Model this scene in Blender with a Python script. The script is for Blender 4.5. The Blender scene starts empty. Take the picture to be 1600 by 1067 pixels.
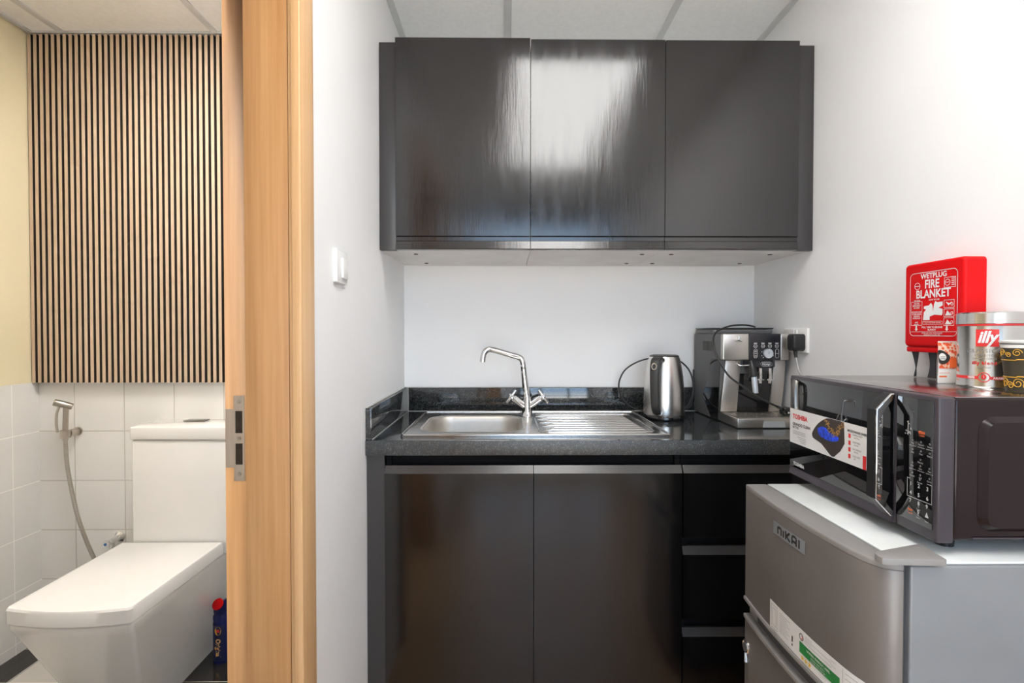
import bpy, bmesh, math, random
from mathutils import Vector, Matrix
random.seed(7)
S = bpy.context.scene
COL = S.collection

# ------------------------------------------------------------------ camera
cd = bpy.data.cameras.new('camera')
cd.sensor_width = 36.0
cd.lens = 825.0 / 1600.0 * 36.0
cd.clip_start = 0.02
cam = bpy.data.objects.new('camera', cd)
COL.objects.link(cam)
cam.location = (0, 0, 1.236)
cam.rotation_euler = (math.pi / 2 - math.atan(13.5 / 825), 0, -math.atan(7 / 825))
S.camera = cam

# ------------------------------------------------------------------ world, exposure
KITCHEN_LED = 9.6
BATH_LED = 64.0
w = bpy.data.worlds.new('world')
S.world = w
w.use_nodes = True
bg = w.node_tree.nodes['Background']
# blue sky above the horizon, brighter pale glow below it added to light the ceiling, seen through the rear window
wt = w.node_tree
tc = wt.nodes.new('ShaderNodeTexCoord')
sz = wt.nodes.new('ShaderNodeSeparateXYZ')
mr = wt.nodes.new('ShaderNodeMapRange')
mr.inputs['From Min'].default_value = -0.12
mr.inputs['From Max'].default_value = 0.16
rp = wt.nodes.new('ShaderNodeValToRGB')
rp.color_ramp.elements[0].color = (1.0, 0.95, 0.88, 1)
rp.color_ramp.elements[1].color = (0.36, 0.50, 0.68, 1)
wt.links.new(tc.outputs['Generated'], sz.inputs[0])
wt.links.new(sz.outputs[2], mr.inputs['Value'])
wt.links.new(mr.outputs[0], rp.inputs[0])
wt.links.new(rp.outputs[0], bg.inputs[0])
bg.inputs[1].default_value = 9.0
S.view_settings.view_transform = 'Standard'
S.view_settings.look = 'None'
S.view_settings.exposure = 0.0
S.view_settings.gamma = 1.0
S.view_settings.use_curve_mapping = False


# ------------------------------------------------------------------ materials
class NT:
    def __init__(s, name):
        s.m = bpy.data.materials.new(name)
        s.m.use_nodes = True
        s.t = s.m.node_tree
        s.b = s.t.nodes['Principled BSDF']

    def n(s, kind, **kw):
        nd = s.t.nodes.new(kind)
        for k, v in kw.items():
            if k in ('operation', 'blend_type', 'data_type', 'feature', 'interpolation_type', 'distance', 'noise_dimensions'):
                setattr(nd, k, v)
            else:
                nd.inputs[k.replace('_', ' ')].default_value = v
        return nd

    def l(s, a, b):
        s.t.links.new(a, b)

    def math(s, op, a, b=None):
        nd = s.n('ShaderNodeMath', operation=op)
        for i, v in enumerate((a, b)):
            if v is None:
                continue
            if isinstance(v, (int, float)):
                nd.inputs[i].default_value = v
            else:
                s.l(v, nd.inputs[i])
        return nd.outputs[0]

    def pos(s):
        return s.n('ShaderNodeNewGeometry').outputs['Position']

    def scaled(s, sc):
        mp = s.n('ShaderNodeMapping')
        mp.inputs['Scale'].default_value = sc
        s.l(s.pos(), mp.inputs['Vector'])
        return mp.outputs[0]

    def noise(s, sc, scale=1.0, detail=3.0, rough=0.5):
        nz = s.n('ShaderNodeTexNoise', Scale=scale, Detail=detail, Roughness=rough)
        s.l(s.scaled(sc), nz.inputs['Vector'])
        return nz.outputs['Fac']

    def ramp(s, fac, stops):
        r = s.n('ShaderNodeValToRGB')
        els = r.color_ramp.elements
        while len(els) < len(stops):
            els.new(0.5)
        for e, (p, c) in zip(els, stops):
            e.position = p
            e.color = (c[0], c[1], c[2], 1)
        s.l(fac, r.inputs[0])
        return r.outputs[0]

    def bump(s, h, strength=0.1, dist=0.002):
        bp = s.n('ShaderNodeBump', Strength=strength, Distance=dist)
        s.l(h, bp.inputs['Height'])
        s.l(bp.outputs[0], s.b.inputs['Normal'])

    def base(s, sock):
        s.l(sock, s.b.inputs['Base Color'])


def mat(name, col, rough=0.5, metal=0.0, ior=1.5, coat=0.0, var=0.04, vs=(9, 9, 9), emit=None, spec=0.5):
    """plain painted / moulded / metal surface with a little procedural variation"""
    t = NT(name)
    b = t.b
    b.inputs['Roughness'].default_value = rough
    b.inputs['Metallic'].default_value = metal
    b.inputs['IOR'].default_value = ior
    b.inputs['Coat Weight'].default_value = coat
    b.inputs['Specular IOR Level'].default_value = spec
    lo = [c * (1 - var) for c in col]
    hi = [min(1, c * (1 + var)) for c in col]
    t.base(t.ramp(t.noise(vs, 1.0, 2.0), [(0.35, lo), (0.65, hi)]))
    if emit:
        b.inputs['Emission Color'].default_value = (*emit[0], 1)
        b.inputs['Emission Strength'].default_value = emit[1]
    return t.m


def tile_mat(name, col, grout, axes, size, off, gw=0.004, rough=0.15, ior=1.5, var=0.02):
    t = NT(name)
    t.b.inputs['Roughness'].default_value = rough
    t.b.inputs['IOR'].default_value = ior
    sp = t.n('ShaderNodeSeparateXYZ')
    t.l(t.pos(), sp.inputs[0])
    ds = []
    for a, o in zip(axes, off):
        u = t.math('DIVIDE', t.math('SUBTRACT', sp.outputs[a], o), size)
        f = t.math('FRACT', u)
        d = t.math('MINIMUM', f, t.math('SUBTRACT', 1.0, f))
        ds.append(t.math('MULTIPLY', d, size))
    d = t.math('MINIMUM', ds[0], ds[1])
    mk = t.n('ShaderNodeMapRange', interpolation_type='SMOOTHSTEP')
    mk.inputs['From Min'].default_value = gw * 0.35
    mk.inputs['From Max'].default_value = gw * 0.65
    t.l(d, mk.inputs['Value'])
    mx = t.n('ShaderNodeMix', data_type='RGBA')
    mx.inputs[6].default_value = (*grout, 1)
    t.l(mk.outputs[0], mx.inputs[0])
    t.l(t.ramp(t.noise((4, 4, 4), 1, 2), [(0.3, [c * (1 - var) for c in col]), (0.7, [c * (1 + var) for c in col])]), mx.inputs[7])
    t.base(mx.outputs[2])
    t.bump(mk.outputs[0], 0.35, 0.0015)
    return t.m


def wood_mat(name, dark, light, rough=0.38):
    t = NT(name)
    t.b.inputs['Roughness'].default_value = rough
    n1 = t.noise((85, 85, 2.2), 1.0, 6.0, 0.62)
    n2 = t.noise((14, 14, 0.6), 1.0, 3.0)
    s = t.math('ADD', t.math('MULTIPLY', n1, 0.65), t.math('MULTIPLY', n2, 0.35))
    t.base(t.ramp(s, [(0.36, dark), (0.62, light)]))
    t.bump(n1, 0.06, 0.001)
    return t.m


def lacquer_mat(name, col, rough, ior, streak=0.0):
    t = NT(name)
    b = t.b
    b.inputs['Base Color'].default_value = (*col, 1)
    b.inputs['IOR'].default_value = ior
    if streak:
        st = t.math('ADD', t.math('MULTIPLY', t.noise((210, 210, 16), 1.0, 4.0, 0.65), 0.6), t.math('MULTIPLY', t.noise((26, 26, 5), 1.0, 2.0), 1.6))
        t.bump(st, streak, 0.0012)
        t.l(t.ramp(t.noise((40, 40, 5), 1, 4), [(0.3, (rough * .75,) * 3), (0.7, (rough * 1.3,) * 3)]), b.inputs['Roughness'])
    else:
        wv = t.noise((2.6, 2.6, 1.7), 1.0, 1.0)
        t.bump(wv, 0.05, 0.01)
        b.inputs['Roughness'].default_value = rough
    return t.m


def granite_mat(name, rough, lift=1.0):
    t = NT(name)
    b = t.b
    b.inputs['Roughness'].default_value = rough
    b.inputs['IOR'].default_value = 1.75
    n1 = t.noise((300, 300, 300), 1.0, 3.0, 0.75)
    n2 = t.noise((60, 60, 60), 1.0, 3.0, 0.6)
    s = t.math('ADD', t.math('MULTIPLY', n1, 0.8), t.math('MULTIPLY', n2, 0.2))
    k = lift
    t.base(t.ramp(s, [(0.38, (0.008 * k, 0.009 * k, 0.010 * k)), (0.52, (0.022 * k, 0.024 * k, 0.026 * k)),
                      (0.60, (0.075 * k, 0.08 * k, 0.08 * k)), (0.70, (0.22 * k, 0.22 * k, 0.21 * k))]))
    return t.m


def brushed_mat(name, col, rough=0.28, sc=(6, 6, 260), strength=0.03):
    t = NT(name)
    b = t.b
    b.inputs['Metallic'].default_value = 1.0
    n1 = t.noise(sc, 1.0, 3.0)
    t.base(t.ramp(n1, [(0.3, [c * .93 for c in col]), (0.7, [min(1, c * 1.05) for c in col])]))
    t.l(t.ramp(n1, [(0.3, (rough * .85,) * 3), (0.7, (rough * 1.15,) * 3)]), b.inputs['Roughness'])
    if strength > 0.003:
        t.bump(n1, strength, 0.0006)
    return t.m


M = {}
M['wall'] = mat('white_wall_paint', (0.86, 0.86, 0.865), 0.55, var=0.012, vs=(3, 3, 3))
M['cream'] = mat('cream_wall_paint', (0.74, 0.665, 0.455), 0.5, var=0.02, vs=(2, 2, 2))
M['ceil'] = mat('ceiling_tile', (0.90, 0.91, 0.91), 0.85, var=0.02, vs=(60, 60, 60))
M['tbar'] = mat('ceiling_tee_paint', (0.62, 0.63, 0.63), 0.5)
M['gap'] = mat('shadow_gap_grey', (0.10, 0.10, 0.09), 0.8)
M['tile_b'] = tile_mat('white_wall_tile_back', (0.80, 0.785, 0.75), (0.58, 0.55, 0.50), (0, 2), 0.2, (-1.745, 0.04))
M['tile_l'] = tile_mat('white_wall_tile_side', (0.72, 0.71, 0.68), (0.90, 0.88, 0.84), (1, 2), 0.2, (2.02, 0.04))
M['floor_k'] = tile_mat('beige_floor_tile', (0.52, 0.33, 0.18), (0.32, 0.21, 0.13), (0, 1), 0.6, (0.1, 0.2), 0.005, 0.25)
M['floor_bd'] = tile_mat('black_floor_tile', (0.022, 0.020, 0.018), (0.55, 0.53, 0.49), (0, 1), 0.2, (-1.77, 1.86), 0.004, 0.12)
M['floor_bl'] = tile_mat('grey_floor_tile', (0.55, 0.52, 0.47), (0.75, 0.72, 0.66), (0, 1), 0.2, (-1.765, 1.86), 0.004, 0.2)
M['wood'] = wood_mat('oak_veneer', (0.45, 0.225, 0.085), (0.58, 0.325, 0.145))
M['wood_lit'] = wood_mat('oak_veneer_lit', (0.58, 0.335, 0.15), (0.70, 0.45, 0.24))  # paler copy of the oak: room light on the casing put into its colour
M['slat'] = wood_mat('slat_oak', (0.50, 0.365, 0.255), (0.62, 0.47, 0.345), 0.5)
M['felt'] = mat('black_felt', (0.030, 0.021, 0.013), 0.95, var=0.3, vs=(300, 300, 300))
M['lac'] = lacquer_mat('black_lacquer_lower', (0.003, 0.003, 0.0033), 0.13, 1.64)
M['lac_up'] = lacquer_mat('black_lacquer_brushed', (0.007, 0.006, 0.0068), 0.14, 1.72, 0.26)
M['lac_fill'] = lacquer_mat('black_filler_panel', (0.030, 0.028, 0.029), 0.35, 1.6)
M['lac_edge'] = lacquer_mat('black_grip_edge', (0.03, 0.029, 0.029), 0.25, 1.65)
M['carc'] = mat('white_melamine', (0.80, 0.78, 0.76), 0.5)
M['carc_d'] = mat('black_carcass', (0.006, 0.006, 0.0065), 0.8, spec=0.15)
M['granite'] = granite_mat('black_granite_polished', 0.06)
M['granite_e'] = granite_mat('black_granite_edge', 0.45, 1.1)
M['steel'] = brushed_mat('sink_steel', (0.50, 0.485, 0.465), 0.22, (12, 60, 60), 0.0)
M['steel_bowl'] = brushed_mat('sink_bowl_steel', (0.60, 0.565, 0.52), 0.45, (30, 30, 30), 0.0)
M['chrome'] = mat('chrome', (0.82, 0.82, 0.82), 0.06, 1.0, var=0.01)
M['chrome_d'] = mat('satin_nickel', (0.50, 0.46, 0.40), 0.28, 1.0, var=0.03)
M['flush'] = mat('dark_chrome', (0.16, 0.15, 0.14), 0.2, 1.0)
M['hose'] = mat('braided_hose_steel', (0.50, 0.47, 0.42), 0.32, 1.0, var=0.06, vs=(30, 30, 400))
M['strike'] = brushed_mat('strike_plate_steel', (0.62, 0.55, 0.47), 0.45, (300, 300, 12), 0.02)
M['dark'] = mat('painted_shade', (0.03, 0.018, 0.009), 0.8, var=0.4, vs=(70, 70, 70))  # dark colour standing for shade in the latch holes and beside the door stop
M['ceramic'] = mat('white_ceramic', (0.84, 0.82, 0.78), 0.08, coat=0.4, var=0.006)
M['seatp'] = mat('white_seat_plastic', (0.80, 0.785, 0.76), 0.22, var=0.006)
M['white'] = mat('white_plastic', (0.82, 0.82, 0.81), 0.3, var=0.01)
M['socketw'] = mat('socket_plastic', (0.85, 0.84, 0.82), 0.3, var=0.01)
M['black'] = mat('black_plastic', (0.016, 0.016, 0.017), 0.35)
M['black_g'] = mat('black_gloss_plastic', (0.010, 0.010, 0.011), 0.06, ior=1.6)
M['handle'] = mat('kettle_handle_plastic', (0.03, 0.029, 0.028), 0.5)
M['rubber'] = mat('black_cable_rubber', (0.022, 0.022, 0.022), 0.38)
M['greycable'] = mat('grey_cable', (0.42, 0.41, 0.40), 0.4)
M['kettle'] = mat('kettle_steel', (0.72, 0.70, 0.67), 0.27, 1.0, var=0.01)
M['titan'] = brushed_mat('titanium_front', (0.60, 0.565, 0.52), 0.36, (260, 260, 260), 0.01)
M['greyp'] = mat('grey_machine_side', (0.12, 0.118, 0.12), 0.45)
M['panel'] = mat('control_black', (0.022, 0.022, 0.026), 0.22)
M['ink_p'] = mat('pale_grey_print', (0.50, 0.50, 0.50), 0.5)
M['ink_w'] = mat('white_print', (0.80, 0.80, 0.80), 0.5)
M['ink_g'] = mat('grey_print', (0.28, 0.28, 0.28), 0.5)
M['ink_k'] = mat('black_print', (0.03, 0.03, 0.03), 0.5)
M['ink_r'] = mat('red_print', (0.72, 0.03, 0.03), 0.45)
M['ink_o'] = mat('orange_print', (0.85, 0.16, 0.04), 0.5)
M['glassblk'] = mat('black_door_glass', (0.006, 0.006, 0.007), 0.02, ior=1.85)
M['mwbody'] = mat('microwave_casing', (0.013, 0.006, 0.007), 0.2, ior=1.45, spec=0.35)
M['mwtop'] = brushed_mat('microwave_top_sheet', (0.42, 0.40, 0.39), 0.2, (20, 20, 20), 0.005)
M['mwgrey'] = mat('microwave_bezel', (0.045, 0.037, 0.046), 0.32)
M['stick'] = mat('sticker_paper', (0.80, 0.79, 0.78), 0.35)
M['pan'] = mat('pictured_pan', (0.05, 0.038, 0.034), 0.4)
M['blue'] = mat('blue_print', (0.02, 0.07, 0.72), 0.4, var=0.5, vs=(120, 120, 120))
M['gold'] = mat('gold_print', (0.72, 0.40, 0.13), 0.4, var=0.3, vs=(200, 200, 200))
M['fridge'] = mat('fridge_grey_door', (0.20, 0.178, 0.165), 0.42, 0.35, coat=0.15)
M['fridge_s'] = mat('fridge_grey_side', (0.245, 0.25, 0.262), 0.42, 0.25)
M['fridge_c'] = mat('fridge_cap_plastic', (0.25, 0.235, 0.225), 0.45)
M['fridge_t'] = mat('fridge_white_top', (0.74, 0.76, 0.75), 0.2)
M['gasket'] = mat('gasket_grey', (0.07, 0.07, 0.07), 0.7)
M['red'] = mat('red_case_plastic', (0.66, 0.003, 0.005), 0.45, var=0.02, spec=0.2)
M['strap'] = mat('black_webbing', (0.03, 0.03, 0.035), 0.75, var=0.2, vs=(200, 200, 600))
M['tin'] = mat('tin_steel', (0.62, 0.61, 0.59), 0.2, 1.0, var=0.01)
M['cup'] = mat('dark_paper_cup', (0.045, 0.036, 0.022), 0.45, var=0.1)
M['cupw'] = mat('white_paper', (0.82, 0.80, 0.76), 0.5)
M['cupgold'] = mat('yellow_print', (0.78, 0.42, 0.04), 0.4)
M['green'] = mat('green_print', (0.02, 0.22, 0.05), 0.5)
M['yellow'] = mat('star_yellow', (0.85, 0.55, 0.04), 0.5)
M['navy'] = mat('navy_bottle_plastic', (0.012, 0.018, 0.10), 0.25)
M['navy_l'] = mat('bottle_label_film', (0.010, 0.014, 0.06), 0.35)
M['bluedot'] = mat('blue_index_cap', (0.02, 0.12, 0.30), 0.3)
M['bead'] = mat('pale_silicone', (0.55, 0.55, 0.53), 0.4)
M['frame'] = mat('window_aluminium', (0.10, 0.10, 0.11), 0.4, 0.5)
M['badge'] = mat('silver_badge', (0.62, 0.66, 0.70), 0.3, 0.6)
M['ledk'] = mat('kitchen_led_diffuser', (0.9, 0.9, 0.9), 0.5, var=0, emit=((1.0, 0.985, 0.965), KITCHEN_LED))
M['ledb'] = mat('bathroom_led_diffuser', (0.9, 0.9, 0.9), 0.5, var=0, emit=((1.0, 0.955, 0.92), BATH_LED))


def pouch_mat():
    t = NT('orange_floral_print')
    t.b.inputs['Roughness'].default_value = 0.4
    v = t.n('ShaderNodeTexVoronoi', Scale=1.0)
    t.l(t.scaled((170, 170, 170)), v.inputs['Vector'])
    n1 = t.noise((90, 90, 90), 1, 3)
    s = t.math('ADD', v.outputs['Distance'], t.math('MULTIPLY', n1, 0.6))
    t.base(t.ramp(s, [(0.62, (0.80, 0.09, 0.03)), (0.80, (0.84, 0.20, 0.08)), (0.95, (0.85, 0.62, 0.50))]))
    return t.m


M['pouch'] = pouch_mat()


def pane_mat():
    t = NT('window_pane_glass')
    t.t.nodes.remove(t.b)
    out = [n for n in t.t.nodes if n.type == 'OUTPUT_MATERIAL'][0]
    tr = t.n('ShaderNodeBsdfTransparent')
    tr.inputs[0].default_value = (0.93, 0.95, 0.96, 1)
    gl = t.n('ShaderNodeBsdfGlossy', Roughness=0.02)
    fr = t.n('ShaderNodeFresnel', IOR=1.45)
    mx = t.n('ShaderNodeMixShader')
    t.l(fr.outputs[0], mx.inputs[0])
    t.l(tr.outputs[0], mx.inputs[1])
    t.l(gl.outputs[0], mx.inputs[2])
    t.l(mx.outputs[0], out.inputs[0])
    return t.m


M['pane'] = pane_mat()


# ------------------------------------------------------------------ mesh builder
def frame(o, u, v):
    u = Vector(u).normalized()
    v = Vector(v).normalized()
    n = u.cross(v)
    m = Matrix((u, v, n)).transposed().to_4x4()
    m.translation = Vector(o)
    return m


def rrect(x0, x1, y0, y1, r, k=6):
    r = min(r, (x1 - x0) / 2 - 1e-5, (y1 - y0) / 2 - 1e-5)
    p = []
    for cx, cy, a0 in ((x1 - r, y0 + r, -90), (x1 - r, y1 - r, 0), (x0 + r, y1 - r, 90), (x0 + r, y0 + r, 180)):
        for i in range(k + 1):
            a = math.radians(a0 + 90 * i / k)
            p.append((cx + r * math.cos(a), cy + r * math.sin(a)))
    return p


def spline(pts, k=8):
    pts = [Vector(p) for p in pts]
    out = []
    n = len(pts)
    for i in range(n - 1):
        p0 = pts[max(i - 1, 0)]
        p1, p2 = pts[i], pts[i + 1]
        p3 = pts[min(i + 2, n - 1)]
        for j in range(k):
            t = j / k
            out.append(0.5 * ((2 * p1) + (p2 - p0) * t + (2 * p0 - 5 * p1 + 4 * p2 - p3) * t * t + (3 * p1 - p0 - 3 * p2 + p3) * t ** 3))
    out.append(pts[-1])
    return out


class MB:
    def __init__(s):
        s.bm = bmesh.new()

    def join(s, bm2, mtx=None):
        vm = {}
        for v in bm2.verts:
            vm[v] = s.bm.verts.new(mtx @ v.co if mtx else v.co)
        for f in bm2.faces:
            try:
                s.bm.faces.new([vm[v] for v in f.verts])
            except ValueError:
                pass
        bm2.free()

    def raw(s, vs, fs, mtx=None):
        vv = [s.bm.verts.new(mtx @ Vector(v) if mtx else v) for v in vs]
        for f in fs:
            try:
                s.bm.faces.new([vv[i] for i in f])
            except ValueError:
                pass
        return s

    def box(s, x0, x1, y0, y1, z0, z1, bev=0.0, seg=2, mtx=None):
        b = bmesh.new()
        bmesh.ops.create_cube(b, size=1)
        for v in b.verts:
            v.co = Vector(((x0 + x1) / 2 + v.co.x * (x1 - x0), (y0 + y1) / 2 + v.co.y * (y1 - y0), (z0 + z1) / 2 + v.co.z * (z1 - z0)))
        if bev:
            bmesh.ops.bevel(b, geom=b.edges[:], offset=bev, segments=seg, affect='EDGES', profile=0.5)
        s.join(b, mtx)
        return s

    def prism(s, poly, d0, d1, mtx, bev=0.0, seg=2):
        """polygon in the frame's u,v plane, extruded along n from d0 to d1"""
        b = bmesh.new()
        n = len(poly)
        lo = [b.verts.new((p[0], p[1], d0)) for p in poly]
        hi = [b.verts.new((p[0], p[1], d1)) for p in poly]
        b.faces.new(lo[::-1])
        top = b.faces.new(hi)
        for i in range(n):
            b.faces.new((lo[i], lo[(i + 1) % n], hi[(i + 1) % n], hi[i]))
        if bev:
            area = sum(poly[i][0] * poly[(i + 1) % n][1] - poly[(i + 1) % n][0] * poly[i][1] for i in range(n))
            sg = 1 if area > 0 else -1
            dirs = []
            for i in range(n):
                p, q, r_ = (Vector(poly[j % n][:2]) for j in (i - 1, i, i + 1))
                e1, e2 = (q - p).normalized(), (r_ - q).normalized()
                n1, n2 = Vector((-e1.y, e1.x)) * sg, Vector((-e2.y, e2.x)) * sg
                m_ = n1 + n2
                m_ = m_ / max(0.35, 1 + n1.dot(n2))
                dirs.append(m_)
            up = 1 if d1 > d0 else -1
            for v in hi:
                v.co.z = d1 - up * bev
            b.faces.remove(top)
            prev = hi
            for k in range(1, seg + 1):
                a_ = math.pi / 2 * k / seg
                ins, h = bev * (1 - math.cos(a_)), d1 - up * bev + up * bev * math.sin(a_)
                cur = [b.verts.new((poly[i][0] + dirs[i].x * ins, poly[i][1] + dirs[i].y * ins, h)) for i in range(n)]
                for i in range(n):
                    b.faces.new((prev[i], prev[(i + 1) % n], cur[(i + 1) % n], cur[i]))
                prev = cur
            b.faces.new(prev)
        s.join(b, mtx)
        return s

    def cyl(s, p0, p1, r0, r1=None, n=28, bev=0.0):
        r1 = r0 if r1 is None else r1
        p0, p1 = Vector(p0), Vector(p1)
        a = (p1 - p0)
        L = a.length
        z = a.normalized()
        x = z.orthogonal().normalized()
        y = z.cross(x)
        if bev:
            pr = [(0, 0), (r0 - bev, 0), (r0 - bev * .3, bev * .3), (r0, bev), (r1, L - bev), (r1 - bev * .3, L - bev * .3), (r1 - bev, L), (0, L)]
        else:
            pr = [(0, 0), (r0, 0), (r1, L), (0, L)]
        m = Matrix((x, y, z)).transposed().to_4x4()
        m.translation = p0
        return s.lathe(pr, n, m)

    def lathe(s, prof, n=48, mtx=None, sx=1.0, sy=1.0):
        vs, fs = [], []
        rings = []
        for r, z in prof:
            if r < 1e-7:
                vs.append(Vector((0, 0, z)))
                rings.append([len(vs) - 1])
            else:
                st = len(vs)
                for i in range(n):
                    a = 2 * math.pi * i / n
                    vs.append(Vector((r * sx * math.cos(a), r * sy * math.sin(a), z)))
                rings.append(list(range(st, st + n)))
        for A, B in zip(rings, rings[1:]):
            for i in range(n):
                j = (i + 1) % n
                if len(A) == 1 and len(B) == 1:
                    continue
                if len(A) == 1:
                    fs.append((A[0], B[j], B[i]))
                elif len(B) == 1:
                    fs.append((A[i], A[j], B[0]))
                else:
                    fs.append((A[i], A[j], B[j], B[i]))
        return s.raw(vs, fs, mtx)

    def tube(s, pts, r, n=12, closed=False):
        pts = [Vector(p) for p in pts]
        N = len(pts)
        rs = r if isinstance(r, (list, tuple)) else [r] * N
        tang = []
        for i in range(N):
            if closed:
                t = pts[(i + 1) % N] - pts[i - 1]
            else:
                t = pts[min(i + 1, N - 1)] - pts[max(i - 1, 0)]
            tang.append(t.normalized())
        x = tang[0].orthogonal().normalized()
        vs, fs = [], []
        for i in range(N):
            t = tang[i]
            x = (x - t * x.dot(t)).normalized()
            y = t.cross(x)
            for k in range(n):
                a = 2 * math.pi * k / n
                vs.append(pts[i] + (x * math.cos(a) + y * math.sin(a)) * rs[i])
        for i in range(N if closed else N - 1):
            A, B = i * n, ((i + 1) % N) * n
            for k in range(n):
                fs.append((A + k, A + (k + 1) % n, B + (k + 1) % n, B + k))
        if not closed:
            fs.append(tuple(range(n))[::-1])
            fs.append(tuple(range((N - 1) * n, N * n)))
        return s.raw(vs, fs)

    def loft(s, loops, cap0=True, cap1=True):
        vs, fs = [], []
        n = len(loops[0])
        for lp in loops:
            vs += [Vector(p) for p in lp]
        for i in range(len(loops) - 1):
            A, B = i * n, (i + 1) * n
            for k in range(n):
                fs.append((A + k, A + (k + 1) % n, B + (k + 1) % n, B + k))
        if cap0:
            fs.append(tuple(range(n))[::-1])
        if cap1:
            fs.append(tuple(range((len(loops) - 1) * n, len(loops) * n)))
        return s.raw(vs, fs)

    def holed(s, outer, holes, d0, d1, mtx):
        """flat plate with holes, extruded along n"""
        b = bmesh.new()
        edges = []
        for lp in [outer] + holes:
            vv = [b.verts.new((p[0], p[1], d1)) for p in lp]
            for i in range(len(vv)):
                edges.append(b.edges.new((vv[i], vv[(i + 1) % len(vv)])))
        bmesh.ops.triangle_fill(b, use_beauty=True, use_dissolve=False, edges=edges)
        r = bmesh.ops.extrude_face_region(b, geom=b.faces[:])
        for e in r['geom']:
            if isinstance(e, bmesh.types.BMVert):
                e.co.z = d0
        s.join(b, mtx)
        return s

    def text(s, body, size, mtx, align='CENTER', bold=0.0, ext=0.0002, shear=0.0, sx=1.0, wrap=None, space=1.0):
        cu = bpy.data.curves.new('lettering', 'FONT')
        cu.body = body
        cu.size = size
        cu.align_x = align
        cu.align_y = 'CENTER'
        cu.offset = bold
        cu.extrude = 0
        cu.shear = shear
        cu.space_character = space
        cu.resolution_u = 3
        ob = bpy.data.objects.new('lettering', cu)
        me = ob.to_mesh()
        b = bmesh.new()
        b.from_mesh(me)
        ob.to_mesh_clear()
        bpy.data.objects.remove(ob)
        bpy.data.curves.remove(cu)
        for v in b.verts:
            v.co.x *= sx
            v.co.z = ext
            if wrap:
                v.co = wrap(v.co.x, v.co.y, ext)
        s.join(b, None if wrap else mtx)
        return s

    def build(s, name, m, parent=None, ang=38, recalc=True, label=None, smooth=True):
        bm = s.bm
        bmesh.ops.remove_doubles(bm, verts=bm.verts[:], dist=1e-6)
        if recalc:
            bmesh.ops.recalc_face_normals(bm, faces=bm.faces[:])
        root = parent
        while root is not None and root.parent is not None:
            root = root.parent
        off = root.location.copy() if root is not None else Vector((0, 0, 0))
        if root is not None:
            for v in bm.verts:
                v.co -= off
        if smooth:
            lim = math.radians(ang)
            for f in bm.faces:
                f.smooth = True
            for e in bm.edges:
                if len(e.link_faces) == 2 and e.calc_face_angle(0) > lim:
                    e.smooth = False
        me = bpy.data.meshes.new(name)
        bm.to_mesh(me)
        bm.free()
        me.materials.append(m)
        o = bpy.data.objects.new(name, me)
        COL.objects.link(o)
        if parent is not None:
            o.parent = parent
        if label:
            o['label'] = label
        return o


def thing(name, label, cat, loc, group=None):
    o = bpy.data.objects.new(name, None)
    o.empty_display_size = 0.05
    COL.objects.link(o)
    o.location = loc
    o['label'] = label
    o['category'] = cat
    if group:
        o['group'] = group
    return o


def struct(o):
    o['kind'] = 'structure'
    return o


def structure(name, loc=(0, 0, 0)):
    o = bpy.data.objects.new(name, None)
    COL.objects.link(o)
    o.location = loc
    o['kind'] = 'structure'
    return o


FRONT = lambda x, y, z: frame((x, y, z), (1, 0, 0), (0, 0, 1))      # faces the camera side (-Y)
LEFTF = lambda x, y, z: frame((x, y, z), (0, -1, 0), (0, 0, 1))     # faces -X
TOPF = lambda x, y, z: frame((x, y, z), (1, 0, 0), (0, 1, 0))       # faces up

XL, XR, YB, ZC = -0.429, 1.03, 2.2, 2.42          # kitchen niche
BX0, BX1, BY = -1.885, -0.572, 2.137              # bathroom
YR = -1.45                                        # rear window wall

# ------------------------------------------------------------------ setting
struct(MB().box(XL - 0.143, 1.15, -1.6, 2.35, -0.1, 0.0).build('floor', M['floor_k']))
struct(MB().box(-2.0, BX0 + 0.12, -0.4, 2.25, -0.1, 0.0)
       .box(-1.31, BX1, -0.4, 2.25, -0.1, 0.0).box(BX0 + 0.12, -1.31, 2.02, 2.25, -0.1, 0.0).build('floor_bathroom', M['floor_bd']))
struct(MB().box(BX0 + 0.12, -1.31, -0.4, 2.02, -0.1, 0.0).build('floor_bathroom_inlay', M['floor_bl']))
struct(MB().box(-2.0, 1.15, -1.6, 2.35, ZC, ZC + 0.1).build('ceiling', M['ceil']))
struct(MB().box(XL - 0.143, 1.15, YB, 2.35, 0, ZC).build('wall_back', M['wall']))
struct(MB().box(XR, 1.15, -1.6, YB, 0, ZC).build('wall_right', M['wall']))
DY0, DY1, DH = 0.15, 1.10, 2.10
struct(MB().box(BX1, XL, DY1, YB, 0, ZC).box(BX1, XL, -1.6, DY0, 0, ZC).box(BX1, XL, DY0, DY1, DH, ZC).build('wall_left', M['wall']))
struct(MB().box(XL, XR, YR - 0.15, YR, 0, 0.10).box(XL, XR, YR - 0.15, YR, 2.30, ZC)
       .box(XL, XL + 0.06, YR - 0.15, YR, 0.10, 2.30).box(XR - 0.06, XR, YR - 0.15, YR, 0.10, 2.30).build('wall_rear', M['wall']))
ZT = 1.038
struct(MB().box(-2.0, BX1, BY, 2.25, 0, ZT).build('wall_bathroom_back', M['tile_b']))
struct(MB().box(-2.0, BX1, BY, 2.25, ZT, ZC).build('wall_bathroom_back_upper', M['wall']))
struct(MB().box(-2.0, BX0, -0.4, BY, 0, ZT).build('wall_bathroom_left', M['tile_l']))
struct(MB().box(-2.0, BX0 - 0.004, -0.4, BY, ZT, ZC).build('wall_bathroom_left_upper', M['cream']))
struct(MB().box(-2.0, BX1, -0.5, -0.4, 0, ZC).build('wall_bathroom_front', M['wall']))

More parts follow.
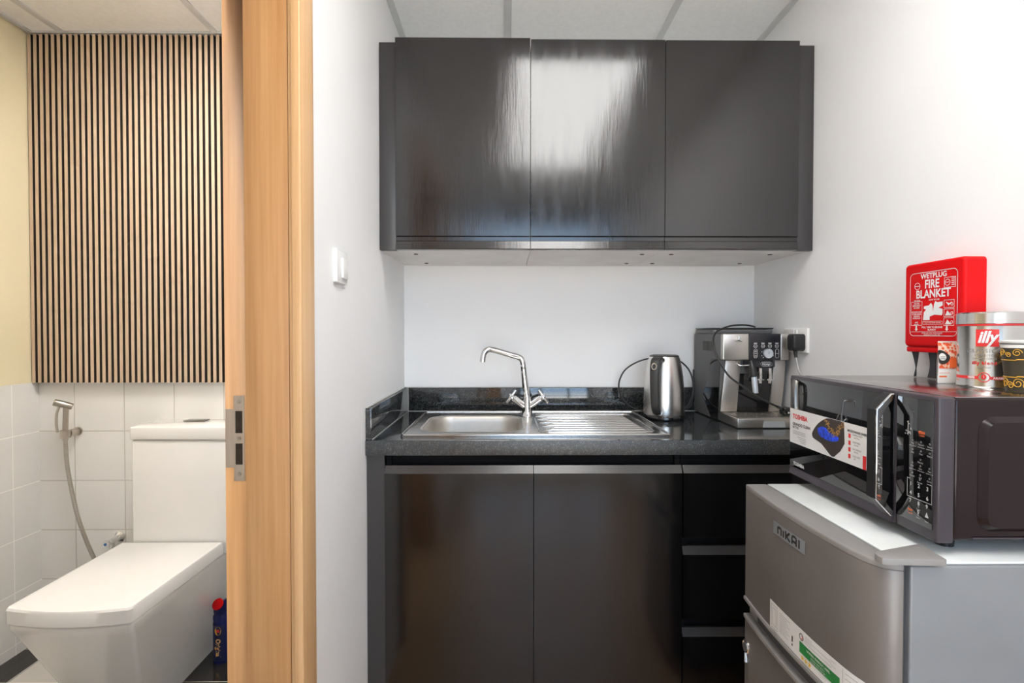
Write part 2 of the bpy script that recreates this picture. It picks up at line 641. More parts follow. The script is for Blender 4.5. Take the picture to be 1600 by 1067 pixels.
win = structure('window_1', (0.3, YR - 0.08, 0.1))
f = MB()
for x in (XL + 0.06, 0.02, 0.55, XR - 0.10):
    f.box(x, x + 0.04, YR - 0.10, YR - 0.05, 0.10, 2.30)
for z in (0.10, 0.95, 2.26):
    f.box(XL + 0.06, XR - 0.06, YR - 0.10, YR - 0.05, z, z + 0.04)
f.build('window_frame', M['frame'], win)
MB().box(XL + 0.06, XR - 0.06, YR - 0.080, YR - 0.074, 0.10, 2.30).build('pane', M['pane'], win)

# suspended ceiling grid
for i, (x, wd) in enumerate(((0.0, 0.024), (0.61, 0.024))):
    struct(MB().box(x - wd / 2, x + wd / 2, -1.45, YB, ZC - 0.006, ZC).box(x + wd / 2, x + wd / 2 + 0.003, -1.45, YB, ZC - 0.001, ZC).build('trim_%d' % (i + 1), M['tbar']))
for i, x in enumerate((-1.752, -1.15)):
    struct(MB().box(x - 0.012, x + 0.012, -0.4, BY, ZC - 0.006, ZC).build('trim_%d' % (i + 3), M['tbar']))
struct(MB().box(XL, XL + 0.022, -1.45, YB, ZC - 0.008, ZC).build('trim_5', M['tbar']))
struct(MB().box(XR - 0.022, XR, -1.45, YB, ZC - 0.008, ZC).build('trim_6', M['tbar']))
struct(MB().box(BX0, BX0 + 0.02, -0.4, BY, ZC - 0.008, ZC).build('trim_7', M['tbar']))
struct(MB().box(BX0 + 0.02, BX1, BY - 0.034, BY, ZC - 0.008, ZC).build('trim_8', M['tbar']))


def led_panel(x0, x1, y0, y1, label, m=M['ledk']):
    t = thing('ceiling_light', label, 'ceiling light', ((x0 + x1) / 2, (y0 + y1) / 2, ZC), None)
    MB().holed([(x0, y0), (x1, y0), (x1, y1), (x0, y1)], [[(x0 + .02, y0 + .02), (x1 - .02, y0 + .02), (x1 - .02, y1 - .02), (x0 + .02, y1 - .02)]],
               ZC - 0.010, ZC - 0.0005, TOPF(0, 0, 0)).build('frame', M['white'], t)
    MB().box(x0 + .02, x1 - .02, y0 + .02, y1 - .02, ZC - 0.007, ZC - 0.0005).build('diffuser', m, t)


led_panel(0.012, 0.598, -0.25, 1.25, 'long recessed ceiling light in front of the black wall cabinets')
led_panel(-1.12, -0.72, 1.20, 1.62, 'square bathroom ceiling light over the toilet', M['ledb'])

# door frame of the bathroom, with its strike plate
d = structure('door_1', (-0.5, 1.07, 0))
MB().box(-0.572, XL, 1.072, DY1, 0, DH).box(-0.572, XL, DY0, DY0 + 0.028, 0, DH).box(-0.572, XL, DY0 + .028, 1.072, DH - 0.03, DH).build('jamb', M['wood'], d)
MB().box(-0.523, -0.4355, 1.056, 1.072, 0, DH - 0.03, 0.0015).build('door_stop', M['wood'], d)
MB().box(-0.5246, -0.5231, 1.0605, 1.0719, 0, DH - 0.03).build('stop_shadow', M['dark'], d)  # dark strip added as the shadow line beside the door stop
MB().box(-0.434, -0.4275, 1.055, 1.10, 0, DH, 0.001).build('edge_strip', M['wood_lit'], d)
MB().box(-0.427, -0.408, 1.048, 1.1235, 0, DH + 0.06, 0.003, 3).box(-0.427, -0.408, DY0 - 0.045, DY0 + 0.03, 0, DH + 0.06, 0.003, 3) \
    .box(-0.4285, -0.408, DY0 + 0.0301, 1.0479, DH - 0.015, DH + 0.06, 0.003, 3).build('architrave', M['wood_lit'], d)
MB().box(-0.581, -0.5725, 1.101, 1.17, 0, DH + 0.06, 0.002, 3).box(-0.581, -0.5725, DY0 - 0.07, DY0 - 0.001, 0, DH + 0.06, 0.003, 3).build('architrave_inner', M['wood'], d)
fr = FRONT(0, 1.072, 0)
op = [(-0.554, 0.936), (-0.5325, 0.936), (-0.5325, 1.109), (-0.554, 1.109), (-0.554, 1.082), (-0.5705, 1.082), (-0.5705, 0.963), (-0.554, 0.963)]
h1 = [(-0.551, 1.033), (-0.5365, 1.033), (-0.5365, 1.078), (-0.551, 1.078)]
h2 = [(-0.551, 0.969), (-0.5365, 0.969), (-0.5365, 1.012), (-0.551, 1.012)]
sp = MB().holed(op, [h1, h2], 0.0, 0.0018, fr).build('strike_plate', M['strike'], d, label='brushed metal strike plate')
MB().box(-0.551, -0.5365, 1.0712, 1.0718, 1.033, 1.078).box(-0.551, -0.5365, 1.0712, 1.0718, 0.969, 1.012).build('latch_hole_shade', M['dark'], sp)  # flat dark sheets on the solid jamb, painted as shade inside the holes
MB().box(-0.5545, -0.5525, 1.0690, 1.0702, 1.050, 1.060).box(-0.5545, -0.5525, 1.0690, 1.0702, 0.981, 0.990).build('tongue', M['strike'], sp)
for z in (1.0965, 1.0225, 0.950):
    b = MB().cyl((-0.5433, 1.0706, z), (-0.5433, 1.0685, z), 0.0042, 0.0034, 20)
    b.build('screw', M['chrome_d'], sp)

# ------------------------------------------------------------------ bathroom
t = thing('slat_panel', 'vertical oak slat panel on black felt above the bathroom tiles', 'wall panel', (-1.22, BY, ZT))
MB().box(BX0, BX1 - 0.021, BY - 0.009, BY - 0.0005, ZT, ZC - 0.009).build('felt_backing', M['felt'], t)
b = MB()
cc = MB()
x = BX0 + 0.001
while x + 0.0118 < BX1 - 0.021:
    b.box(x, x + 0.0118, BY - 0.0310, BY - 0.0290, ZT, ZC - 0.011)
    cc.box(x + 0.0002, x + 0.0116, BY - 0.0289, BY - 0.0092, ZT, ZC - 0.011)
    x += 0.02305
b.build('slat_veneer', M['slat'], t, smooth=False)
cc.build('slat_cores', M['felt'], t, smooth=False)

# toilet
TX = -1.238
t = thing('toilet', 'white close coupled toilet with squared lid shut', 'toilet', (TX, 1.8, 0))


def pan_loop(z, yf, yb, xl, xr, bow, r, n=14):
    """flat back, two rounded front corners, bowed front"""
    p = []
    nb = 18
    for i in range(nb + 1):
        a = i / nb
        x = xl + r + (xr - xl - 2 * r) * a
        y = yf + bow * (2 * a - 1) ** 2
        p.append((x, y, z))
    for i in range(1, 7):
        a = math.radians(-90 + 15 * i)
        p.append((xr - r + r * math.cos(a), yf + bow + r + r * math.sin(a), z))
    p.append((xr, yb, z))
    p.append((xl, yb, z))
    for i in range(6):
        a = math.radians(180 + 15 * i)
        p.append((xl + r + r * math.cos(a), yf + bow + r + r * math.sin(a), z))
    return p


lp = []
for z, yf, yb, xl, xr, bow, r in ((0.0, 1.655, 2.09, -1.335, -1.150, 0.012, 0.015), (0.02, 1.648, 2.095, -1.340, -1.148, 0.012, 0.015),
                                  (0.16, 1.590, 2.11, -1.371, -1.122, 0.014, 0.014), (0.30, 1.525, 2.12, -1.400, -1.090, 0.016, 0.012),
                                  (0.375, 1.487, 2.125, -1.415, -1.071, 0.018, 0.012), (0.395, 1.478, 2.125, -1.419, -1.067, 0.018, 0.012),
                                  (0.405, 1.478, 2.125, -1.419, -1.067, 0.018, 0.012), (0.411, 1.483, 2.122, -1.414, -1.072, 0.018, 0.012)):
    lp.append(pan_loop(z, yf, yb, xl, xr, bow, r))
MB().loft(lp).build('pan', M['ceramic'], t, 32)
lp = [pan_loop(z, yf, yb, xl, xr, 0.020, 0.016) for z, yf, yb, xl, xr in
      ((0.4125, 1.471, 1.955, -1.424, -1.064), (0.415, 1.467, 1.958, -1.427, -1.060), (0.452, 1.467, 1.958, -1.427, -1.060), (0.458, 1.470, 1.956, -1.424, -1.063), (0.461, 1.478, 1.950, -1.416, -1.071))]
for l in lp:                                              # lid narrows a little towards the front
    for i, p in enumerate(l):
        k = (p[1] - 1.467) / 0.49
        cx = -1.2435
        l[i] = (cx + (p[0] - cx) * (0.97 + 0.05 * k), p[1], p[2])
MB().loft(lp).build('lid', M['seatp'], t, 28)
MB().box(-1.396, -1.020, 1.9625, BY - 0.001, 0.4115, 0.838, 0.008, 3).build('cistern', M['ceramic'], t)
cl = MB().box(-1.398, -1.018, 1.957, BY - 0.001, 0.8395, 0.888, 0.006, 3).build('cistern_lid', M['ceramic'], t)
MB().box(-1.272, -1.190, 2.075, 2.118, 0.8882, 0.892, 0.0015).build('flush_button', M['flush'], cl, label='dark chrome flush plate')

# bidet sprayer on its bracket
t = thing('sprayer_holder', 'small chrome wall bracket holding the bidet hand sprayer', 'bracket', (-1.735, BY, 0.839))
MB().cyl((-1.729, BY - 0.0005, 0.841), (-1.729, BY - 0.006, 0.841), 0.017, n=28).build('rosette', M['chrome_d'], t)
MB().cyl((-1.7292, BY - 0.006, 0.841), (-1.7332, 2.0965, 0.840), 0.0138, n=24, bev=0.001).build('arm', M['chrome_d'], t)
MB().lathe([(0.0112, -0.015), (0.0170, -0.015), (0.0170, 0.015), (0.0112, 0.015), (0.0112, -0.015)], 36, Matrix.Translation((-1.7345, 2.080, 0.840))).build('collar', M['chrome_d'], t)
t = thing('bidet_sprayer', 'chrome bidet hand sprayer with braided hose hanging beside the toilet', 'bidet sprayer', (-1.735, 2.08, 0.841))
MB().cyl((-1.758, 2.056, 0.967), (-1.711, 2.088, 0.946), 0.0135, 0.0125, 24, 0.002).build('spray_head', M['chrome_d'], t)
MB().tube(spline([(-1.728, 2.077, 0.945), (-1.7305, 2.078, 0.905), (-1.733, 2.079, 0.87), (-1.7345, 2.080, 0.840), (-1.735, 2.080, 0.815)], 6), [0.0095] * 25, 16).build('handset', M['chrome_d'], t)
MB().tube(spline([(-1.743, 2.064, 0.950), (-1.748, 2.058, 0.925), (-1.748, 2.055, 0.885), (-1.745, 2.056, 0.850)], 6), 0.0045, 10).build('lever', M['chrome_d'], t)
path = spline([(-1.735, 2.080, 0.815), (-1.734, 2.081, 0.77), (-1.728, 2.081, 0.70), (-1.712, 2.081, 0.607), (-1.690, 2.082, 0.506), (-1.666, 2.09, 0.413), (-1.637, 2.095, 0.335),
               (-1.605, 2.098, 0.285), (-1.580, 2.099, 0.290), (-1.572, 2.100, 0.335), (-1.571, 2.100, 0.3755)], 22)
MB().tube(path, [0.0068 + 0.0009 * (i % 2) for i in range(len(path))], 12).build('hose', M['hose'], t, 80)
t = thing('angle_valve', 'chrome angle stop valve with blue dot on the tiles behind the toilet', 'valve', (-1.568, BY, 0.412))
MB().lathe([(0, 0), (0.0215, 0), (0.0215, 0.004), (0.013, 0.014), (0, 0.014)], 32, frame((-1.568, BY - 0.0005, 0.412), (1, 0, 0), (0, 0, 1))).build('rosette', M['chrome'], t)
MB().cyl((-1.568, BY - 0.014, 0.412), (-1.571, 2.083, 0.409), 0.0105, n=24).cyl((-1.571, 2.100, 0.404), (-1.571, 2.100, 0.376), 0.0085, n=20).build('body', M['chrome'], t)
hd = MB().lathe([(0, 0), (0.010, 0), (0.012, 0.006), (0.016, 0.016), (0.0155, 0.021), (0, 0.021)], 3 * 8,
                frame((-1.571, 2.083, 0.409), (1, 0, 0), (0, 0, 1))).build('handle', M['chrome'], t)
MB().cyl((-1.571, 2.0621, 0.409), (-1.571, 2.0606, 0.409), 0.0052, n=20).build('index_dot', M['bluedot'], hd)

# toilet cleaner bottle
bx, by = -1.078, 1.975
t = thing('cleaner_bottle', 'navy blue toilet cleaner bottle with slanted red cap on the floor', 'bottle', (bx, by, 0))
mt = Matrix.Translation((bx, by, 0))
MB().lathe([(0, 0), (0.036, 0), (0.040, 0.004), (0.040, 0.150), (0.0375, 0.158), (0.040, 0.166), (0.039, 0.176), (0.033, 0.184), (0.036, 0.190), (0.036, 0.204), (0, 0.204)], 40, mt, 0.68, 0.5).build('body', M['navy'], t)
c = MB().lathe([(0, 0), (0.034, 0), (0.035, 0.006), (0.035, 0.032), (0, 0.032)], 40, None, 0.68, 0.5)
for v in c.bm.verts:                                       # slanted top
    if v.co.z > 0.02:
        v.co.z += 0.55 * v.co.x - 0.010
    v.co += Vector((bx, by, 0.2045))
c.build('cap', M['navy'], t)
c = MB().lathe([(0, 0.0005), (0.032, 0.0005), (0.030, 0.004), (0, 0.006)], 40, None, 0.72, 0.62)
R = Matrix.Rotation(math.radians(62), 3, 'X') @ Matrix.Rotation(0.0, 3, 'Z')
for v in c.bm.verts:
    v.co = Matrix.Rotation(math.radians(-28), 3, 'Y') @ (R @ v.co) + Vector((bx, by - 0.016, 0.226))
c.build('cap_disc', M['red'], t, label='red oval cap top')
wrapb = lambda r0: (lambda x, y, e: Vector((bx + 0.68 * (r0 + e) * math.sin(x / (r0 * .68)), by - 0.5 * (r0 + e) * math.cos(x / (r0 * .68)), y)))
lb = MB()
wf = wrapb(0.0404)
g = [[wf(-0.024 + 0.048 * i / 16, 0.012 + 0.135 * j, 0.0) for i in range(17)] for j in range(2)]
lb.raw(g[0] + g[1], [(i, i + 1, 18 + i, 17 + i) for i in range(16)])
lab = lb.build('front_label', M['navy_l'], t)
rot = lambda x, y, e: wf(-y * 1.0, 0.062 + x, 0.0004)
MB().text('Original', 0.024, None, 'CENTER', 0.0009, 0, 0, 0.9, lambda x, y, e: wf(y, 0.062 - x, 0.0004)).build('lettering', M['gold'], lab, label='orange vertical lettering')
q = MB()
q.raw([wf(0.012 * math.cos(a), 0.127 + 0.016 * math.sin(a), 0.0004) for a in [math.pi * i / 12 for i in range(24)]], [tuple(range(24))])
q.build('emblem', M['cupgold'], lab)
q = MB()
q.raw([wf(x_, z_, 0.0008) for x_, z_ in ((-.005, .121), (.006, .121), (.006, .132), (-.005, .132))], [(0, 1, 2, 3)])
q.build('emblem_centre', M['ink_r'], lab)

# ------------------------------------------------------------------ wall cabinets
ZU0, ZU1 = 1.513, 2.208
seams = (-0.372, 0.0765, 0.5240, 0.9715)
names = ('left black gloss wall cabinet beside the white left wall', 'middle black gloss wall cabinet carrying the bright light reflection',
         'right black gloss wall cabinet next to the right white wall')
capsx = ((-0.322, None), (0.475, None), (0.578, 0.928))
for i in range(3):
    x0, x1 = seams[i], seams[i + 1]
    t = thing('wall_cabinet', names[i], 'cabinet', ((x0 + x1) / 2, 2.0, ZU0), 'black wall cabinets above the worktop')
    c = MB()
    c.box(x0 + 0.001, x1 - 0.001, 1.782, YB - 0.001, ZU0 + 0.0005, ZU0 + 0.018)
    c.box(x0 + 0.001, x1 - 0.001, 1.782, YB - 0.001, ZU1 - 0.035, ZU1 - 0.017)
    c.box(x0 + 0.001, x0 + 0.017, 1.782, YB - 0.001, ZU0 + 0.018, ZU1 - 0.035)
    c.box(x1 - 0.017, x1 - 0.001, 1.782, YB - 0.001, ZU0 + 0.018, ZU1 - 0.035)
    c.box(x0 + 0.017, x1 - 0.017, YB - 0.010, YB - 0.001, ZU0 + 0.018, ZU1 - 0.035)
    c.build('carcass', M['carc'], t)
    # door: flat front, dark groove and grip lip at the foot; extruded along X
    tilt = (0.0015, -0.001, 0.0)[i]
    zt = (2.211, 2.207, 2.206)[i]
    prof = [(1.7615, zt), (1.780, zt), (1.780, ZU0), (1.7600, ZU0), (1.7590, ZU0 + 0.003), (1.7630, 1.5405), (1.7665, 1.5425), (1.7665, 1.5555), (1.7600 + tilt, 1.5585), (1.7600, zt - 0.0015)]
    dr = MB().prism(prof, x0 + 0.0012, x1 - 0.0012, frame((0, 0, 0), (0, 1, 0), (0, 0, 1))).build('door', M['lac_up'], t, 25)
    for cxp in capsx[i]:
        if cxp is None:
            continue
        for yp in (1.865, 2.108):
            MB().cyl((cxp, yp, ZU0 - 0.0015), (cxp, yp, ZU0 + 0.0004), 0.0075, n=20).build('screw_cover', M['gap'], t)
    if i in (0, 2):
        xa, xb = ((XL + 0.001, x0 - 0.0002), (x1 + 0.0002, XR - 0.001))[0 if i == 0 else 1]
        MB().box(xa, xb, 1.777, 1.800, ZU0 + 0.0005, (2.2035, 2.199)[i // 2], 0.0008).build('filler_strip', M['lac_fill'], t)
        MB().box(xa, xb, 1.8005, YB - 0.001, ZU0 + 0.004, ZU0 + 0.018).build('filler_underside', M['carc'], t)

# ------------------------------------------------------------------ base units
ZK = 0.866
YD = 1.600


def front_prof(zt, zb):
    """handleless front: sloped grip edge at the top"""
    return [(YD + 0.022, zb), (YD, zb), (YD, zt - 0.026), (YD + 0.0035, zt - 0.0245), (YD + 0.014, zt - 0.002), (YD + 0.016, zt), (YD + 0.022, zt)]


FX = frame((0, 0, 0), (0, 1, 0), (0, 0, 1))


def drawer_front(parent, name, x0, x1, zt, zb):
    o = MB().prism([(YD + 0.022, zb), (YD + 0.0005, zb), (YD, zb + 0.0005), (YD, zt - 0.027), (YD + 0.022, zt - 0.027)], x0, x1, FX).build(name, M['lac'], parent, 25)
    MB().prism([(YD + 0.022, zt - 0.0268), (YD + 0.0005, zt - 0.0268), (YD + 0.0005, zt - 0.0262), (YD + 0.013, zt - 0.004), (YD + 0.022, zt - 0.004)], x0, x1, FX).build('grip_edge', M['lac_edge'], o, 20)
    return o


ZDT = 0.834
t = thing('base_cabinet', 'black gloss two door base cabinet under the sink', 'cabinet', (0.08, 1.9, 0))
c = MB()
c.box(-0.373, -0.357, 1.624, YB - 0.001, 0.09, ZK - 0.0005).box(0.517, 0.533, 1.624, YB - 0.001, 0.09, ZK - 0.0005)
c.box(-0.357, 0.517, 1.624, YB - 0.001, 0.09, 0.108).box(-0.357, 0.517, YB - 0.012, YB - 0.001, 0.108, ZK - 0.0005)
c.box(-0.357, 0.517, 1.640, 1.6432, 0.79, ZK - 0.0005)
c.build('carcass', M['carc_d'], t)
MB().box(-0.373, 0.533, 1.68, 1.70, 0, 0.0895).build('plinth', M['carc_d'], t)
drawer_front(t, 'door', -0.3735, 0.0785, ZDT, 0.10)
drawer_front(t, 'door', 0.0805, 0.5335, ZDT, 0.10)
MB().box(XL + 0.001, -0.3745, YD + 0.004, YD + 0.022, 0, ZK - 0.001).build('filler_strip', M['lac_fill'], t)

t = thing('drawer_unit', 'black gloss unit with three drawers behind the grey fridge', 'drawer unit', (0.76, 1.9, 0))
c = MB()
c.box(0.5355, 0.552, 1.624, YB - 0.001, 0.09, ZK - 0.0005).box(0.984, 1.000, 1.624, YB - 0.001, 0.09, ZK - 0.0005)
c.box(0.552, 0.984, 1.624, YB - 0.001, 0.09, 0.108).box(0.552, 0.984, YB - 0.012, YB - 0.001, 0.108, ZK - 0.0005)
c.box(0.552, 0.984, 1.640, 1.6432, 0.108, ZK - 0.0005)
c.build('carcass', M['carc_d'], t)
MB().box(0.5355, 1.000, 1.68, 1.70, 0, 0.0895).build('plinth', M['carc_d'], t)
for zt, zb in ((ZDT, 0.609), (0.583, 0.357), (0.330, 0.10)):
    drawer_front(t, 'drawer', 0.5375, 1.0275, zt, zb)

# worktop
t = thing('worktop', 'polished black granite worktop with upstands around the niche', 'worktop', (0.3, 1.9, ZK))
ZW = 0.912
Hx0, Hx1, Hy0, Hy1 = -0.283, 0.050, 1.700, 2.030
MB().holed([(XL + 0.001, 1.5885), (XR - 0.001, 1.5885), (XR - 0.001, YB - 0.001), (XL + 0.001, YB - 0.001)], [rrect(Hx0 - .008, Hx1 + .008, Hy0 - .008, Hy1 + .008, 0.075)[::-1]],
           ZW - 0.03, ZW, TOPF(0, 0, 0)).build('slab', M['granite'], t, 30)
MB().box(XL + 0.001, XR - 0.001, 1.5875, 1.618, ZK + 0.0005, ZW - 0.0012, 0.0008).build('front_edge', M['granite_e'], t, label='speckled front edge')
MB().box(XL + 0.019, XR - 0.001, YB - 0.019, YB - 0.001, ZW + 0.0002, ZW + 0.097, 0.0008).build('back_upstand', M['granite'], t)
MB().box(XL + 0.001, XL + 0.0185, 1.592, YB - 0.001, ZW + 0.0002, ZW + 0.097, 0.0008).build('side_upstand', M['granite'], t)

jx, jy = XL + 0.0192, YB - 0.0197
MB().tube([(jx, 1.6, ZW + 0.0012), (jx, jy, ZW + 0.0012), (XR - 0.002, jy, ZW + 0.0012)], 0.0011, 6).tube([(jx, jy, ZW + 0.0012), (jx, jy, ZW + 0.096)], 0.0011, 6) \
    .box(XL + 0.0005, XL + 0.007, 1.592, YB - 0.001, ZW + 0.0972, ZW + 0.0995).box(XL + 0.007, XR - 0.001, YB - 0.006, YB - 0.001, ZW + 0.0972, ZW + 0.0995).build('silicone_bead', M['bead'], t, label='thin pale silicone joint')

# sink
t = thing('sink', 'inset stainless steel sink with bowl on the left and ribbed drainer', 'sink', (0.09, 1.89, ZW))
SZ = ZW + 0.0006
out = rrect(-0.335, 0.513, 1.640, 2.130, 0.012, 4)
bowl = rrect(Hx0, Hx1, Hy0, Hy1, 0.075, 8)
MB().holed(out, [bowl[::-1]], SZ, SZ + 0.004, TOPF(0, 0, 0)).build('deck', M['steel'], t, 30)
loops = []
for k, (ins, z) in enumerate(((-0.010, 0.0046), (-0.004, 0.0050), (0.0, 0.0035), (0.004, -0.004), (0.007, -0.02), (0.012, -0.09), (0.020, -0.125), (0.035, -0.143), (0.06, -0.150), (0.12, -0.152))):
    r = max(0.075 - ins * 0.6, 0.02)
    loops.append([(p[0], p[1], SZ + z) for p in rrect(Hx0 + ins, Hx1 - ins, Hy0 + ins, Hy1 - ins, r, 8)])
MB().loft(loops, False, True).build('bowl', M['steel_bowl'], t, 60, recalc=False)
wst = MB().lathe([(0.0, 0.0008), (0.018, 0.001), (0.030, 0.004), (0.038, 0.002), (0.038, 0.0004)], 36, Matrix.Translation((-0.113, 1.865, SZ - 0.152))).build('waste', M['chrome'], t)
rim = [(p[0], p[1], SZ + 0.0045) for p in rrect(-0.331, 0.509, 1.644, 2.126, 0.012, 4)]
MB().tube(rim, 0.0042, 8, True).build('rim', M['steel'], t, 60)
for k in range(9):
    y = 1.722 + 0.036 * k
    x0 = 0.122 + (0.02 if k % 2 else 0) - 0.002 * k
    x1 = 0.452 - 0.0012 * k
    pts = [(x0, y, SZ + 0.0032), (x0 + 0.02, y, SZ + 0.0054), (x1 - 0.012, y, SZ + 0.0054), (x1, y, SZ + 0.0032)]
    MB().tube(pts, [0.0028, 0.005, 0.005, 0.0028], 14).build('drainer_rib', M['steel'], t, 60)
dl = [(p[0], p[1], SZ + 0.0042) for p in rrect(0.1035, 0.476, 1.685, 2.058, 0.03, 5)]
MB().tube(dl, 0.0034, 8, True).build('drainer_border', M['steel'], t, 60)
MB().cyl((0.135, 1.735, SZ + 0.004), (0.135, 1.735, SZ + 0.0085), 0.013, n=28, bev=0.001).build('overflow_cap', M['chrome'], t)

# mixer tap
tx, ty, tz = 0.075, 2.010, SZ + 0.0041
t = thing('mixer_tap', 'chrome two handle mixer tap with cranked swivel spout', 'tap', (tx, ty, tz))
P = lambda x, z, y=0.0: (tx + x, ty + y, tz + z)
MB().lathe([(0, 0), (0.0215, 0), (0.0215, 0.004), (0.0195, 0.007), (0.019, 0.030), (0.017, 0.046), (0.0155, 0.075), (0, 0.076)], 36, Matrix.Translation(P(0, 0))).build('body', M['chrome'], t)
sp_ = spline([P(0, 0.07), P(-0.007, 0.12), P(-0.015, 0.192)], 6)[:-1] + spline([P(-0.015, 0.192, -0.002), P(-0.0195, 0.2145, -0.003), P(-0.033, 0.2275, -0.005), P(-0.068, 0.238, -0.015), P(-0.128, 0.2555, -0.03), P(-0.147, 0.2565, -0.036), P(-0.160, 0.247, -0.040), P(-0.166, 0.228, -0.042), P(-0.1675, 0.211, -0.042)], 8)
nn = len(sp_)
MB().tube(sp_, [0.0135 - 0.0025 * min(1, i / 14) for i in range(nn)], 20).build('spout', M['chrome'], t, 60)
for s_ in (-1, 1):
    v = Vector((s_ * 0.80, -0.18, 0.58)).normalized()
    p0 = Vector(P(0, 0.034)) + v * 0.014
    p1 = p0 + v * 0.062
    hb = MB().cyl(p0, p0 + v * 0.050, 0.0118, n=24).cyl(p0 + v * 0.050, p1 + v * 0.006, 0.0085, n=24, bev=0.001).build('valve_arm', M['chrome'], t)
    up = Vector((-s_ * 0.58, 0, 0.80)).normalized()
    side = v.cross(up).normalized()
    pc = p1
    MB().cyl(pc - up * 0.030, pc + up * 0.030, 0.0052, n=16, bev=0.001).cyl(pc - side * 0.030, pc + side * 0.030, 0.0052, n=16, bev=0.001).build('cross_handle', M['chrome'], hb)

# ------------------------------------------------------------------ kettle
kx, ky = 0.592, 1.99
t = thing('kettle', 'brushed steel electric kettle with black handle standing on the worktop', 'kettle', (kx, ky, ZW))
T = Matrix.Translation((kx, ky, ZW + 0.0004))
MB().lathe([(0, 0), (0.070, 0), (0.0755, 0.003), (0.0765, 0.012), (0.074, 0.017), (0, 0.0175)], 48, T).build('base', M['black_g'], t)
MB().lathe([(0.0, 0.018), (0.0745, 0.018), (0.0755, 0.023), (0.0752, 0.06), (0.073, 0.11), (0.069, 0.16), (0.0635, 0.195), (0.057, 0.226), (0.054, 0.234), (0, 0.234)], 64, T).build('jug', M['kettle'], t)
MB().lathe([(0.054, 0.2342), (0.0535, 0.238), (0.044, 0.2415), (0, 0.2425)], 48, T).build('lid', M['black'], t)
b = MB()
b.prism([(-0.012, 0), (0.012, 0), (0.006, -0.020), (-0.006, -0.020)], 0.186, 0.224, frame((kx, ky + 0.066, ZW), (-1, 0, 0), (0, -1, 0)))
b.build('spout', M['kettle'], t)
hp = [(-0.006, -0.052, 0.222), (-0.012, -0.078, 0.228), (-0.016, -0.102, 0.222), (-0.018, -0.114, 0.196), (-0.018, -0.117, 0.150), (-0.017, -0.114, 0.100), (-0.016, -0.106, 0.060), (-0.014, -0.094, 0.040), (-0.012, -0.076, 0.030)]
hs = [Matrix.Rotation(math.radians(-24), 3, 'Z') @ p for p in spline(hp, 8)]
b = MB()
lo = []
for i, p in enumerate(hs):
    tg = (hs[min(i + 1, len(hs) - 1)] - hs[max(i - 1, 0)]).normalized()
    nrm = (Matrix.Rotation(math.radians(-24), 3, 'Z') @ Vector((1, 0, 0))).cross(tg).normalized()
    sd = tg.cross(nrm)
    wv = 0.0175 - 0.003 * (i / len(hs))
    lo.append([Vector((kx, ky, ZW)) + p + sd * (wv * math.copysign(abs(math.cos(a)) ** 0.6, math.cos(a))) + nrm * (0.009 * math.copysign(abs(math.sin(a)) ** 0.6, math.sin(a))) for a in [2 * math.pi * k / 16 for k in range(16)]])
b.loft(lo).build('handle', M['handle'], t, 60)
hob = t.children[-1]
MB().lathe([(0.0075, 0), (0.0105, 0.001), (0.0105, 0.004), (0.0075, 0.004)], 28, frame((kx - 0.0665, ky - 0.1040, ZW + 0.203), (0.913, -0.407, 0), (0.10, 0.25, 1)), 0.9, 1.25).build('lid_button_ring', M['chrome_d'], hob)
MB().prism(rrect(-0.009, 0.009, -0.006, 0.006, 0.0055), 0, 0.003, frame((kx - 0.037, ky - 0.0745, ZW + 0.030), (0.913, -0.407, 0), (0, 0, 1)), 0.001).build('maker_badge', M['badge'], t, label='silver badge')
crd = MB()
crd.tube(spline([(0.600, 2.060, ZW + 0.006), (0.640, 2.066, ZW + 0.006), (0.672, 2.075, 0.922), (0.71, 2.09, 0.938), (0.738, 2.11, 0.968), (0.752, 2.13, 1.005), (0.752, 2.135, 1.045), (0.736, 2.14, 1.088), (0.705, 2.14, 1.118), (0.665, 2.135, 1.133), (0.61, 2.13, 1.138),
                 (0.555, 2.135, 1.128), (0.512, 2.14, 1.110), (0.476, 2.14, 1.083), (0.456, 2.14, 1.045), (0.453, 2.14, 1.010), (0.464, 2.14, 0.976), (0.490, 2.135, 0.945), (0.52, 2.13, 0.928), (0.56, 2.125, 0.922), (0.60, 2.125, 0.919), (0.68, 2.145, 0.919), (0.745, 2.155, 0.93), (0.7635, 2.160, 0.98), (0.7655, 2.165, 1.04), (0.768, 2.171, 1.085)], 10), 0.0032, 10)
crd.build('power_cord', M['rubber'], t, 60)

# ------------------------------------------------------------------ coffee machine
t = thing('coffee_machine', 'silver and black bean to cup espresso machine in the worktop corner', 'coffee machine', (0.89, 1.98, ZW))
a, bq = 0.772, 1.010
Z0 = ZW + 0.0004
# rear casing (grey sides), seen from its left
MB().prism([(1.935, Z0 + 0.004), (2.172, Z0 + 0.004), (2.172, 1.232), (1.905, 1.232), (1.905, 1.140)], a, bq, FX).build('casing', M['greyp'], t)
b = MB().prism([(1.925, Z0 + 0.004), (1.990, Z0 + 0.004), (2.075, 0.99), (2.030, 1.05), (1.990, 1.138), (1.907, 1.140)], a - 0.0016, a - 0.0002, FX)
b.build('side_panel', M['black_g'], t, label='glossy black lower side')
b = MB()
for k in range(9):
    y = 1.985 + 0.011 * k
    b.box(a - 0.0012, a - 0.0002, y, y + 0.005, 1.168, 1.204)
b.build('vent_slots', M['gap'], t)
MB().box(a + 0.004, bq - 0.004, 1.995, 2.168, 1.2325, 1.250, 0.004).build('bean_hopper', M['greyp'], t)
MB().box(a + 0.002, bq - 0.002, 1.992, 2.170, 1.2505, 1.2555, 0.002).build('hopper_lid', M['black'], t)
